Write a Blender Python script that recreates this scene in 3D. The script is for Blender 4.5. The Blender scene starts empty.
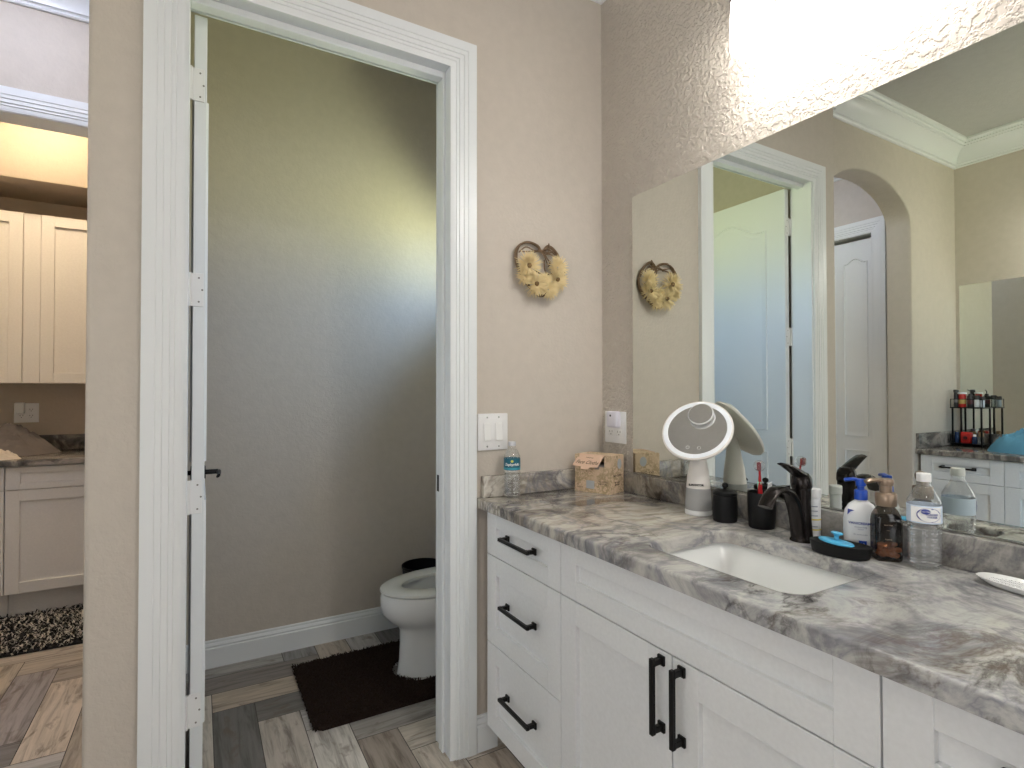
import bpy, bmesh, math, random
from mathutils import Vector, Matrix, noise
sc = bpy.context.scene
COL = sc.collection
PI = math.pi
rnd = random.Random(7)

# ------------------------------------------------------------------ camera
HC = 1.28
yaw, pitch, roll, FPX = math.radians(29.784), math.radians(.804), math.radians(-.054), 546.6
Fw = Vector((math.sin(yaw)*math.cos(pitch), math.cos(yaw)*math.cos(pitch), math.sin(pitch)))
Rt = Vector((math.cos(yaw), -math.sin(yaw), 0)); Up = Rt.cross(Fw)
Rt, Up = Rt*math.cos(roll)+Up*math.sin(roll), Up*math.cos(roll)-Rt*math.sin(roll)
cam = bpy.data.objects.new('camera', bpy.data.cameras.new('camera')); COL.objects.link(cam)
M = Matrix((Rt, Up, -Fw)).transposed().to_4x4(); M.translation = Vector((-1.4433, -1.7715, HC))
cam.matrix_world = M
cam.data.sensor_width = 36; cam.data.lens = FPX/1024*36; cam.data.clip_start = .02
sc.camera = cam

# ------------------------------------------------------------------ colour management and world
sc.view_settings.view_transform = 'Standard'; sc.view_settings.look = 'None'
sc.view_settings.exposure = 0.15; sc.view_settings.gamma = 1
sc.view_settings.use_curve_mapping = False
SKY, GARDEN, FILL_SKY, WORLD_STRENGTH = (.37, .56, .84), (.95, 1.03, .62), (.168, .167, .168), 18.0
LAMP_VANITY, LAMP_FAR, LAMP_FILL, LAMP_HALL, LAMP_LAUNDRY = 14.0, 18.0, 50.0, 130.0, 300.0
w = bpy.data.worlds.new('world'); sc.world = w; w.use_nodes = True
nt = w.node_tree; nt.nodes.clear()
o_ = nt.nodes.new('ShaderNodeOutputWorld'); b_ = nt.nodes.new('ShaderNodeBackground')
tc = nt.nodes.new('ShaderNodeTexCoord'); sp = nt.nodes.new('ShaderNodeSeparateXYZ')
mr = nt.nodes.new('ShaderNodeMapRange'); mr.inputs[1].default_value = -.10; mr.inputs[2].default_value = .12
mx = nt.nodes.new('ShaderNodeMix'); mx.data_type = 'RGBA'
mx.inputs[6].default_value = (*GARDEN, 1); mx.inputs[7].default_value = (*SKY, 1)
L = nt.links.new
L(tc.outputs['Generated'], sp.inputs[0]); L(sp.outputs[2], mr.inputs[0]); L(mr.outputs[0], mx.inputs[0])
mw = nt.nodes.new('ShaderNodeMapRange'); mw.inputs[1].default_value = .05; mw.inputs[2].default_value = -.15
ma = nt.nodes.new('ShaderNodeMath'); ma.operation = 'MULTIPLY_ADD'; ma.inputs[1].default_value = .5
L(sp.outputs[1], ma.inputs[0]); L(sp.outputs[0], ma.inputs[2]); L(ma.outputs[0], mw.inputs[0])
mx2 = nt.nodes.new('ShaderNodeMix'); mx2.data_type = 'RGBA'; mx2.inputs[7].default_value = (*FILL_SKY, 1)  # neutral side of the sky, added to feed the unseen fill windows
L(mw.outputs[0], mx2.inputs[0]); L(mx.outputs[2], mx2.inputs[6]); L(mx2.outputs[2], b_.inputs[0]); b_.inputs[1].default_value = WORLD_STRENGTH; L(b_.outputs[0], o_.inputs[0])
# daylight portals: toilet-room window and the two added fill windows
WY0, WY1, WZ0, WZ1 = .40, 1.02, 1.74, 2.26
VY0, VY1, VZ0, VZ1 = -3.30, -1.60, .60, 2.10      # unseen window added for fill in the west wall, behind the camera
UX0, UX1, UZ0, UZ1 = -1.30, -.12, .95, 2.30       # unseen window added for fill in the south wall, behind the camera
for x_, r_, (y0_, y1_, z0_, z1_) in ((.11, PI/2, (WY0, WY1, WZ0, WZ1)), (-3.42, -PI/2, (VY0, VY1, VZ0, VZ1)), (None, 0, (UX0, UX1, UZ0, UZ1))):
    pl = bpy.data.lights.new('window_portal', 'AREA'); pl.shape = 'RECTANGLE'; pl.size = z1_-z0_; pl.size_y = y1_-y0_
    pl.cycles.is_portal = True
    po = bpy.data.objects.new('window_portal', pl); COL.objects.link(po)
    if x_ is None: po.location = ((y0_+y1_)/2, -3.70, (z0_+z1_)/2); po.rotation_euler = (PI/2, 0, 0); pl.size, pl.size_y = y1_-y0_, z1_-z0_
    else: po.location = (x_, (y0_+y1_)/2, (z0_+z1_)/2); po.rotation_euler = (0, r_, 0)
sc.cycles.transparent_max_bounces = 32; sc.cycles.sample_clamp_indirect = 8

# ------------------------------------------------------------------ mesh helpers
def B(): return bmesh.new()
def box(bm, x0, x1, y0, y1, z0, z1, bev=0, seg=2, mi=0, mat=None):
    r = bmesh.ops.create_cube(bm, size=1)
    vs = r['verts']
    bmesh.ops.scale(bm, vec=(x1-x0, y1-y0, z1-z0), verts=vs)
    bmesh.ops.translate(bm, vec=((x0+x1)/2, (y0+y1)/2, (z0+z1)/2), verts=vs)
    fs = list({f for v in vs for f in v.link_faces})
    for f in fs: f.material_index = mi
    if bev > 0:
        es = list({e for v in vs for e in v.link_edges})
        r = bmesh.ops.bevel(bm, geom=es, offset=min(bev, abs(x1-x0)*.45, abs(y1-y0)*.45, abs(z1-z0)*.45), segments=seg, affect='EDGES', profile=.5)
        vs = list({v for f in r['faces'] for v in f.verts})
        for f in r['faces']: f.material_index = mi
    if mat is not None: bmesh.ops.transform(bm, matrix=mat, verts=vs)
    return vs
def loft(bm, rings, cap0=True, cap1=True, closed=True, mi=0):
    R = [[bm.verts.new(p) for p in r] for r in rings]
    n = len(R[0])
    for a, b in zip(R, R[1:]):
        for i in range(n if closed else n-1):
            j = (i+1) % n
            f = bm.faces.new((a[i], a[j], b[j], b[i])); f.material_index = mi
    if cap0: bm.faces.new(R[0][::-1]).material_index = mi
    if cap1: bm.faces.new(R[-1]).material_index = mi
    return R
def lathe(bm, prof, c=(0, 0, 0), n=32, mi=0, sx=1, sy=1, cap0=True, cap1=True, mat=None):
    rings = []
    for r, z in prof:
        r = max(r, 1e-4)
        rings.append([Vector((c[0]+sx*r*math.cos(2*PI*i/n), c[1]+sy*r*math.sin(2*PI*i/n), c[2]+z)) for i in range(n)])
    if mat is not None: rings = [[mat @ p for p in r] for r in rings]
    return loft(bm, rings, cap0, cap1, mi=mi)
def tube(bm, pts, rad, n=8, closed=False, ry=None, up=None, mi=0):
    pts = [Vector(p) for p in pts]; m = len(pts)
    rad = rad if isinstance(rad, (list, tuple)) else [rad]*m
    ry = rad if ry is None else (ry if isinstance(ry, (list, tuple)) else [ry]*m)
    rings = []; prev = Vector(up) if up is not None else None
    for i, p in enumerate(pts):
        if closed: t = pts[(i+1) % m]-pts[i-1]
        else: t = pts[min(i+1, m-1)]-pts[max(i-1, 0)]
        t.normalize()
        if prev is None: prev = t.orthogonal()
        v = (prev - t*prev.dot(t))
        v = v.normalized() if v.length > 1e-6 else t.orthogonal().normalized()
        prev = v; u = t.cross(v)
        rings.append([p+u*rad[i]*math.cos(2*PI*k/n)+v*ry[i]*math.sin(2*PI*k/n) for k in range(n)])
    if closed:
        R = [[bm.verts.new(q) for q in r] for r in rings]
        for i in range(m):
            a, b = R[i], R[(i+1) % m]
            for k in range(n): bm.faces.new((a[k], a[(k+1) % n], b[(k+1) % n], b[k])).material_index = mi
    else: loft(bm, rings, mi=mi)
def prism(bm, poly, f, t0, t1, mi=0):
    a = [bm.verts.new(f(u, v, t0)) for u, v in poly]; b = [bm.verts.new(f(u, v, t1)) for u, v in poly]
    n = len(a)
    bm.faces.new(a).material_index = mi; bm.faces.new(b[::-1]).material_index = mi
    for i in range(n): bm.faces.new((a[i], b[i], b[(i+1) % n], a[(i+1) % n])).material_index = mi
def catmull(pts, k=8, closed=False):
    P = [Vector(p) for p in pts]; n = len(P); out = []
    for i in range(n if closed else n-1):
        g = lambda j: P[j % n] if closed else P[min(max(j, 0), n-1)]
        p0, p1, p2, p3 = g(i-1), g(i), g(i+1), g(i+2)
        for s in range(k):
            t = s/k
            out.append(.5*((2*p1)+(p2-p0)*t+(2*p0-5*p1+4*p2-p3)*t*t+(3*p1-p0-3*p2+p3)*t**3))
    if not closed: out.append(P[-1].copy())
    return out
def rrect(x0, x1, y0, y1, r, k=5):
    out = []
    for cx, cy, a in ((x1-r, y1-r, 0), (x0+r, y1-r, PI/2), (x0+r, y0+r, PI), (x1-r, y0+r, 1.5*PI)):
        for i in range(k+1):
            t = a+PI/2*i/k; out.append((cx+r*math.cos(t), cy+r*math.sin(t)))
    return out
def obj(name, bm, mats, parent=None, smooth=35, recalc=True):
    if recalc: bmesh.ops.recalc_face_normals(bm, faces=bm.faces)
    me = bpy.data.meshes.new(name); bm.to_mesh(me); bm.free()
    for m in (mats if isinstance(mats, (list, tuple)) else [mats]): me.materials.append(m)
    if smooth:
        me.shade_smooth(); me.set_sharp_from_angle(angle=math.radians(smooth))
    o = bpy.data.objects.new(name, me); COL.objects.link(o)
    if parent is not None: o.parent = parent
    return o
def tag(o, label, cat, group=None, kind=None):
    o['label'] = label; o['category'] = cat
    if group: o['group'] = group
    if kind: o['kind'] = kind
    return o
def thing(name, label, cat, loc=(0, 0, 0), rz=0, group=None):
    o = bpy.data.objects.new(name, None); COL.objects.link(o); o.empty_display_size = .05
    o.location = loc; o.rotation_euler = (0, 0, rz)
    return tag(o, label, cat, group)
def struct(name, bm, m, label, cat, smooth=35):
    return tag(obj(name, bm, m, None, smooth), label, cat, None, 'structure')
def dup(root, loc, label, rz=None, group=None):
    r = root.copy(); COL.objects.link(r); r.location = loc; r['label'] = label
    if rz is not None: r.rotation_euler = (0, 0, rz)
    if group: r['group'] = group
    for ch in list(root.children):
        c = ch.copy(); COL.objects.link(c); c.parent = r
        for g in list(ch.children):
            d = g.copy(); COL.objects.link(d); d.parent = c
    return r
def text_bm(s, size, xf, shear=0, bold=0, align='CENTER', depth=.0003):
    cu = bpy.data.curves.new('lettering', 'FONT'); cu.body = s; cu.size = size; cu.shear = shear
    cu.align_x = align; cu.align_y = 'CENTER'; cu.extrude = depth; cu.offset = bold; cu.resolution_u = 3
    t = bpy.data.objects.new('lettering', cu); COL.objects.link(t)
    bpy.context.view_layer.update()
    me = bpy.data.meshes.new_from_object(t.evaluated_get(bpy.context.evaluated_depsgraph_get()))
    bpy.data.objects.remove(t); bpy.data.curves.remove(cu)
    bm = B(); bm.from_mesh(me); bpy.data.meshes.remove(me)
    for v in bm.verts: v.co = xf(v.co)
    return bm

# ------------------------------------------------------------------ material helpers
def mat(name, col, rough=.5, metal=0, spec=.5, emit=None, es=0, coat=0):
    m = bpy.data.materials.new(name); m.use_nodes = True
    b = m.node_tree.nodes['Principled BSDF']
    b.inputs['Base Color'].default_value = (*col, 1); b.inputs['Roughness'].default_value = rough
    b.inputs['Metallic'].default_value = metal; b.inputs['Specular IOR Level'].default_value = spec
    b.inputs['Coat Weight'].default_value = coat
    if emit: b.inputs['Emission Color'].default_value = (*emit, 1); b.inputs['Emission Strength'].default_value = es
    return m
def N(m, t, **k):
    n = m.node_tree.nodes.new(t)
    for a, v in k.items(): setattr(n, a, v)
    return n
def lk(m, a, b): m.node_tree.links.new(a, b)
def bsdf(m): return m.node_tree.nodes['Principled BSDF']
def ramp(m, fac, stops, interp='LINEAR'):
    r = N(m, 'ShaderNodeValToRGB'); e = r.color_ramp.elements; r.color_ramp.interpolation = interp
    e[0].position = stops[0][0]; e[0].color = (*stops[0][1], 1)
    e[1].position = stops[-1][0]; e[1].color = (*stops[-1][1], 1)
    for p, c in stops[1:-1]:
        x = e.new(p); x.color = (*c, 1)
    lk(m, fac, r.inputs[0]); return r.outputs[0]
def mixc(m, fac, a, b, mode='MIX'):
    n = N(m, 'ShaderNodeMix', data_type='RGBA', blend_type=mode)
    for s, v in ((0, fac), (6, a), (7, b)):
        if hasattr(v, 'links'): lk(m, v, n.inputs[s])
        else: n.inputs[s].default_value = v if s == 0 else (*v, 1)
    return n.outputs[2]
def bump(m, h, strength, dist=.002):
    n = N(m, 'ShaderNodeBump'); n.inputs['Strength'].default_value = strength; n.inputs['Distance'].default_value = dist
    lk(m, h, n.inputs['Height']); lk(m, n.outputs[0], bsdf(m).inputs['Normal'])
def noise_tex(m, vec, scale, detail=3, rough=.5, dist=0):
    n = N(m, 'ShaderNodeTexNoise'); n.inputs['Scale'].default_value = scale; n.inputs['Detail'].default_value = detail
    n.inputs['Roughness'].default_value = rough; n.inputs['Distortion'].default_value = dist
    if vec is not None: lk(m, vec, n.inputs['Vector'])
    return n
def objco(m): return N(m, 'ShaderNodeTexCoord').outputs['Object']
def painted(name, col, rough=.55, scale=60, bs=.25, bd=.002, spec=.3):
    m = mat(name, col, rough, spec=spec); v = objco(m)
    n = noise_tex(m, v, scale, 2, .55); n2 = noise_tex(m, v, scale*.35, 2)
    r = ramp(m, n.outputs[0], [(.44, (0,)*3), (.56, (1,)*3)])
    c = ramp(m, n2.outputs[0], [(.3, tuple(x*.97 for x in col)), (.7, tuple(min(1, x*1.02) for x in col))])
    lk(m, c, bsdf(m).inputs['Base Color']); bump(m, r, bs, bd); return m

WALLC = (.57, .515, .45)
m_wall = painted('wall_paint', WALLC, .6, 70, .14, .0022)
m_wallE = painted('knockdown_wall_paint', WALLC, .5, 58, .8, .0040)
m_ceil = painted('ceiling_paint', (.53, .525, .50), .8, 80, .3)
m_trim = mat('trim_paint', (.79, .815, .83), .32)
m_cab = painted('cabinet_paint', (.80, .81, .82), .38, 300, .03, .0005, .45)
m_cabw = painted('laundry_cabinet_paint', (.78, .75, .71), .4, 300, .03, .0005, .45)
m_black = mat('black_metal', (.012, .011, .011), .38, .6)
m_bronze = mat('dark_bronze', (.022, .018, .017), .22, .75)
m_matte = mat('matte_black', (.0045, .0045, .005), .5, spec=.25)
m_white = mat('white_plastic', (.82, .82, .82), .35)
m_whiteg = mat('white_gloss', (.86, .86, .85), .15)
m_chrome = mat('chrome', (.8, .8, .8), .12, 1)
m_porc = mat('porcelain', (.82, .83, .82), .1)
m_dark = mat('dark_gap', (.02, .02, .02), .8)
m_mirror = mat('mirror_glass', (.77, .80, .755), .0, 1)
m_mirror2 = mat('makeup_mirror_glass', (.86, .86, .86), .0, 1)
m_bulb = mat('lamp_glass', (1, 1, 1), .3, emit=(1, .97, .93), es=LAMP_VANITY)
m_bulb2 = mat('far_lamp_glass', (1, 1, 1), .3, emit=(1, .97, .93), es=LAMP_FAR)
m_canfill = mat('fill_can_lens', (1, 1, 1), .3, emit=(1, .97, .94), es=LAMP_FILL)  # lens of the added, unseen fill cans
m_canhall = mat('hall_can_lens', (1, 1, 1), .3, emit=(.78, .82, 1), es=LAMP_HALL)
m_canwarm = mat('warm_can_lens', (1, 1, 1), .3, emit=(1, .79, .53), es=LAMP_LAUNDRY)

# marble
def marble(name, tone=1):
    m = mat(name, (.5, .5, .5), .11, spec=.42); v = objco(m)
    mp = N(m, 'ShaderNodeMapping'); mp.inputs['Rotation'].default_value = (0, 0, math.radians(-14)); mp.inputs['Scale'].default_value = (1.0, 2.6, 1.6)
    lk(m, v, mp.inputs[0])
    def warp(src, scale, amt, det=3):
        wn = noise_tex(m, src, scale, det, .55)
        c0 = N(m, 'ShaderNodeVectorMath', operation='SUBTRACT'); lk(m, wn.outputs['Color'], c0.inputs[0]); c0.inputs[1].default_value = (.5, .5, .5)
        sub = N(m, 'ShaderNodeVectorMath', operation='MULTIPLY_ADD'); lk(m, c0.outputs[0], sub.inputs[0])
        sub.inputs[1].default_value = (amt,)*3; lk(m, src, sub.inputs[2]); return sub.outputs[0]
    wv = warp(mp.outputs[0], 1.5, .8, 2); wv2 = warp(v, 2.2, .42, 2)
    b1 = noise_tex(m, wv, 2.3, 10, .68); b2 = noise_tex(m, wv2, 4.0, 10, .70)
    warm = ramp(m, b1.outputs[0], [(.32, (.045, .038, .034)), (.40, (.16, .135, .115)), (.455, (.35, .31, .265)), (.52, (.60, .565, .50)), (.58, (.44, .40, .345)), (.64, (.21, .185, .16)), (.72, (.60, .58, .54))])
    cool = ramp(m, b2.outputs[0], [(.32, (.07, .067, .07)), (.40, (.20, .20, .22)), (.455, (.34, .335, .34)), (.52, (.56, .55, .525)), (.58, (.40, .395, .40)), (.64, (.22, .22, .245)), (.73, (.60, .59, .56))])
    # the stone turns from warm cream to blue-grey along the slab
    sx_ = N(m, 'ShaderNodeSeparateXYZ'); lk(m, v, sx_.inputs[0])
    big = noise_tex(m, v, 2.0, 3)
    ad = N(m, 'ShaderNodeMath', operation='MULTIPLY_ADD'); lk(m, big.outputs[0], ad.inputs[0]); ad.inputs[1].default_value = .9; lk(m, sx_.outputs[1], ad.inputs[2])
    mr = N(m, 'ShaderNodeMapRange'); mr.inputs[1].default_value = .0; mr.inputs[2].default_value = -.45; lk(m, ad.outputs[0], mr.inputs[0])
    c = mixc(m, mr.outputs[0], warm, cool)
    def vein(src, scale, seed, width, rough=.6, det=5):
        off = N(m, 'ShaderNodeVectorMath', operation='ADD'); lk(m, src, off.inputs[0]); off.inputs[1].default_value = (seed, seed*1.7, seed*.6)
        n = noise_tex(m, off.outputs[0], scale, det, rough)
        q = N(m, 'ShaderNodeMath', operation='SUBTRACT'); lk(m, n.outputs[0], q.inputs[0]); q.inputs[1].default_value = .5
        a = N(m, 'ShaderNodeMath', operation='ABSOLUTE'); lk(m, q.outputs[0], a.inputs[0])
        return ramp(m, a.outputs[0], [(0, (1,)*3), (width*.3, (.6,)*3), (width, (0,)*3)])
    gate = ramp(m, noise_tex(m, v, 3.3, 3).outputs[0], [(.46, (0,)*3), (.64, (.8,)*3)])
    gate2 = ramp(m, noise_tex(m, v, 2.6, 3).outputs[0], [(.40, (.25,)*3), (.60, (.8,)*3)])
    c = mixc(m, mixc(m, 1.0, vein(wv2, 5.2, 4.4, .042, .60, 6), (.75,)*3, 'MULTIPLY'), c, (.21, .21, .24))
    c = mixc(m, mixc(m, 1.0, vein(wv2, 2.7, 9.1, .036, .58, 7), gate2, 'MULTIPLY'), c, (.12, .12, .14))
    c = mixc(m, mixc(m, 1.0, vein(wv, 2.1, 3.3, .034, .66, 8), gate, 'MULTIPLY'), c, (.05, .043, .04))
    c = mixc(m, mixc(m, 1.0, vein(wv2, 1.7, 15.7, .022, .66, 8), gate, 'MULTIPLY'), c, (.10, .07, .055))
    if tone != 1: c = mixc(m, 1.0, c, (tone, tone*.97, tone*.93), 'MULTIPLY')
    lk(m, c, bsdf(m).inputs['Base Color']); return m
m_marble = marble('grey_marble'); m_marble_shade = marble('shaded_grey_marble', .60)  # second one is a shaded copy: backsplash shade put into the colour
def marble_dark():
    m = mat('dark_marble', (.2, .18, .16), .1); v = objco(m)
    mp = N(m, 'ShaderNodeMapping'); mp.inputs['Rotation'].default_value = (0, .3, .6); mp.inputs['Scale'].default_value = (2.0, 6, 3); lk(m, v, mp.inputs[0])
    n = noise_tex(m, mp.outputs[0], 2.6, 6, .6, 1.2)
    lk(m, ramp(m, n.outputs[0], [(.3, (.03, .027, .026)), (.45, (.13, .12, .11)), (.55, (.32, .29, .26)), (.7, (.16, .15, .145))]), bsdf(m).inputs['Base Color']); return m
m_marble_d = marble_dark()

# wood-look planks
def plank_mat():
    m = mat('weathered_wood_tile', (.4, .35, .3), .35, spec=.4)
    at = N(m, 'ShaderNodeAttribute', attribute_name='plank'); uv = N(m, 'ShaderNodeUVMap')
    mp = N(m, 'ShaderNodeMapping'); mp.inputs['Scale'].default_value = (3.0, 34, 1); lk(m, uv.outputs[0], mp.inputs[0])
    g = noise_tex(m, mp.outputs[0], 1.0, 7, .65, .8)
    mp2 = N(m, 'ShaderNodeMapping'); mp2.inputs['Scale'].default_value = (7, 16, 1); lk(m, uv.outputs[0], mp2.inputs[0])
    p = noise_tex(m, mp2.outputs[0], 1.0, 4, .6, .4)
    c = mixc(m, 1.0, at.outputs['Color'], ramp(m, g.outputs[0], [(.32, (.42, .39, .37)), (.47, (.85, .84, .82)), (.60, (1.08, 1.06, 1.05)), (.72, (.80, .78, .76))]), 'MULTIPLY')
    c = mixc(m, ramp(m, p.outputs[0], [(.57, (0,)*3), (.68, (.65,)*3)]), c, (.15, .105, .08))
    lk(m, c, bsdf(m).inputs['Base Color']); bump(m, g.outputs[0], .12, .001); return m
m_plank = plank_mat()
m_grout = mat('grout', (.10, .09, .085), .9)

# ------------------------------------------------------------------ floor: herringbone of 0.1525 m planks
ZC = 3.05
XW, YS, YN = -3.32, -3.60, 2.86
def floor():
    bm = B(); uvl = bm.loops.layers.uv.new('UVMap'); cl = bm.loops.layers.float_color.new('plank')
    wd, n, x0, y0, g = .1525, 4, -1.39, .88, .0016
    cols = [(.50, .43, .36), (.62, .57, .51), (.30, .29, .29), (.42, .36, .30), (.20, .19, .19), (.56, .50, .44), (.36, .32, .28), (.46, .44, .43)]
    special = {(0, 0, 'y'): (.17, .165, .16), (1, 0, 'y'): (.56, .51, .46), (2, 0, 'y'): (.68, .65, .61), (3, 0, 'y'): (.36, .31, .27), (4, 0, 'y'): (.52, .47, .41),
               (0, 0, 'x'): (.56, .47, .38), (-1, 0, 'x'): (.25, .22, .20), (1, 0, 'x'): (.20, .19, .18), (3, 0, 'x'): (.36, .34, .32), (4, 0, 'x'): (.56, .51, .45),
               (-5, 0, 'y'): (.34, .31, .31), (-4, 0, 'y'): (.58, .50, .42), (-6, 0, 'y'): (.56, .49, .40), (-5, 0, 'x'): (.50, .44, .37), (-4, 0, 'x'): (.40, .35, .30), (-6, 0, 'x'): (.56, .50, .43)}
    X0, X1, Y0, Y1 = XW-.1, .0, YS-.1, YN
    for b in range(-12, 13):
        for a in range(-60, 61):
            ox, oy = x0+(a+n*b)*wd, y0+(-a+n*b)*wd
            for ty in 'xy':
                r = (ox, ox+n*wd, oy-wd, oy) if ty == 'x' else (ox, ox+wd, oy-(n+1)*wd, oy-wd)
                q = (max(r[0]+g, X0), min(r[1]-g, X1), max(r[2]+g, Y0), min(r[3]-g, Y1))
                if q[1]-q[0] < .003 or q[3]-q[2] < .003: continue
                rr = random.Random(a*91+b*1013+(7 if ty == 'x' else 0))
                c = special.get((a, b, ty)) or rr.choice(cols)
                s = rr.uniform(.9, 1.1); c = tuple(v*s for v in c)
                ou, ov = rr.uniform(0, 50), rr.uniform(0, 50)
                vs = [bm.verts.new((x, y, 0)) for x, y in ((q[0], q[2]), (q[1], q[2]), (q[1], q[3]), (q[0], q[3]))]
                f = bm.faces.new(vs)
                for lp in f.loops:
                    co = lp.vert.co
                    u, v = (co.x-r[0], co.y-r[2]) if ty == 'x' else (co.y-r[2], co.x-r[0])
                    lp[uvl].uv = (u+ou, v+ov); lp[cl] = (*c, 1)
    box(bm, X0, X1, Y0, Y1, -.06, -.0012, mi=1)
    struct('floor', bm, [m_plank, m_grout], 'herringbone floor of weathered wood-look tile planks', 'floor', smooth=0)
floor()

# ------------------------------------------------------------------ shell
XE = -1.70                       # end of the wall beside the doorway
DX0, DX1, DZ = -1.472, -.679, 2.432   # toilet-room door opening
T = .12
bm = B(); box(bm, XW-.15, .15, YS-.15, YN+.15, ZC, ZC+.1)
struct('ceiling', bm, m_ceil, 'plain painted ceiling behind the crown moulding', 'ceiling')

bm = B()
box(bm, XE, DX0-.02, 0, T, 0, ZC); box(bm, DX1+.02, 0, 0, T, 0, ZC); box(bm, DX0-.02, DX1+.02, 0, T, DZ+.02, ZC)
bmesh.ops.remove_doubles(bm, verts=bm.verts, dist=1e-5)
es = [e for e in bm.edges if all(abs(v.co.x-XE) < 1e-4 and abs(v.co.y) < 1e-4 for v in e.verts)]
bmesh.ops.bevel(bm, geom=es, offset=.014, segments=4, affect='EDGES', profile=.5)
struct('wall_north', bm, m_wall, 'beige textured wall holding the cased toilet-room doorway', 'wall')

bm = B(); box(bm, 0, .14, YS-.14, T, 0, ZC)
struct('wall_east', bm, m_wallE, 'beige textured wall behind the big vanity mirror', 'wall')
bm = B()
box(bm, 0, .14, T, WY0, 0, ZC); box(bm, 0, .14, WY1, 1.27, 0, ZC); box(bm, 0, .14, WY0, WY1, 0, WZ0); box(bm, 0, .14, WY0, WY1, WZ1, ZC)
struct('wall_toilet_east', bm, m_wall, 'toilet-room wall with the small high window', 'wall')
bm = B(); box(bm, XE+.14, 0, 1.15, 1.27, 0, ZC)
struct('wall_toilet_north', bm, m_wall, 'long back wall of the toilet room', 'wall')
bm = B(); box(bm, XE, XE+.14, T, 1.2, 0, ZC)
struct('wall_toilet_west', bm, m_wall, 'wall between the toilet room and the hall', 'wall')
# arch wall
AY0, AY1, AX0, AX1, AZ, AR = .06, .21, -2.69, -1.705, 2.38, .27
poly = [(XW-.14, 0), (AX0, 0), (AX0, AZ)]
acx, aw = (AX0+AX1)/2, (AX1-AX0)/2
for i in range(1, 24):
    t = PI-PI*i/24; poly.append((acx+aw*math.cos(t), AZ+AR*math.sin(t)))
poly += [(AX1, AZ), (XE, AZ), (XE, ZC), (XW-.14, ZC)]
bm = B(); prism(bm, poly, lambda u, v, t: Vector((u, t, v)), AY0, AY1)
bmesh.ops.recalc_face_normals(bm, faces=bm.faces)
es = [e for e in bm.edges if all(abs(v.co.y-AY0) < 1e-5 and AX0-1e-4 <= v.co.x <= AX1+1e-4 and (abs(v.co.x-AX0) < 1e-4 or v.co.z >= AZ-1e-4) and v.co.z < ZC-.1 for v in e.verts)]
bmesh.ops.bevel(bm, geom=es, offset=.012, segments=3, affect='EDGES', profile=.5)
bmesh.ops.triangulate(bm, faces=[f for f in bm.faces if len(f.verts) > 4])
struct('wall_north_arch', bm, m_wall, 'beige wall with the arched opening to the hall', 'wall')
bm = B()
box(bm, XW-.14, XW, VY1, AY0, 0, ZC); box(bm, XW-.14, XW, YS-.14, VY0, 0, ZC); box(bm, XW-.14, XW, VY0, VY1, 0, VZ0); box(bm, XW-.14, XW, VY0, VY1, VZ1, ZC)
struct('wall_west', bm, m_wall, 'beige wall behind the second vanity', 'wall')
bm = B(); box(bm, XW, UX0, YS-.14, YS, 0, ZC); box(bm, UX1, 0, YS-.14, YS, 0, ZC); box(bm, UX0, UX1, YS-.14, YS, 0, UZ0); box(bm, UX0, UX1, YS-.14, YS, UZ1, ZC)
struct('wall_south', bm, m_wall, 'beige wall behind the camera', 'wall')
# hall
HX = -2.80; CY0, CY1, CZ = .365, 1.095, 2.432
bm = B()
box(bm, HX-.14, HX, AY1, CY0-.015, 0, ZC); box(bm, HX-.14, HX, CY1+.015, 1.32, 0, ZC); box(bm, HX-.14, HX, CY0-.015, CY1+.015, CZ+.015, ZC)
box(bm, HX-.16, HX-.14, CY0-.1, CY1+.1, 0, CZ+.1)
struct('wall_hall_west', bm, m_wall, 'hall wall holding the closet door', 'wall')
LX0, LX1, LZ = -2.68, -1.80, 2.432
bm = B()
box(bm, HX, LX0-.015, 1.2, 1.32, 0, ZC); box(bm, LX1+.015, XE+.14, 1.2, 1.32, 0, ZC); box(bm, LX0-.015, LX1+.015, 1.2, 1.32, LZ+.015, ZC)
struct('wall_hall_north', bm, m_wall, 'pale hall wall above the cased laundry opening', 'wall')
m_wallL = painted('laundry_wall_paint', (.52, .44, .35), .6, 75, .2)
bm = B(); box(bm, -3.1, -1.3, YN, YN+.1, 0, ZC)
struct('wall_laundry_north', bm, m_wallL, 'tan laundry wall behind the counter', 'wall')
bm = B(); box(bm, -3.1, -3.0, 1.32, YN, 0, ZC)
struct('wall_laundry_west', bm, m_wallL, 'tan laundry side wall on the left', 'wall')
bm = B(); box(bm, -1.4, -1.3, 1.27, YN, 0, ZC)
struct('wall_laundry_east', bm, m_wallL, 'tan laundry side wall on the right', 'wall')
bm = B(); box(bm, -3.0, -1.4, 2.40, YN, 2.525, ZC, .008)
struct('trim_9', bm, m_wallL, 'boxed soffit above the laundry cabinets', 'soffit')

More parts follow.
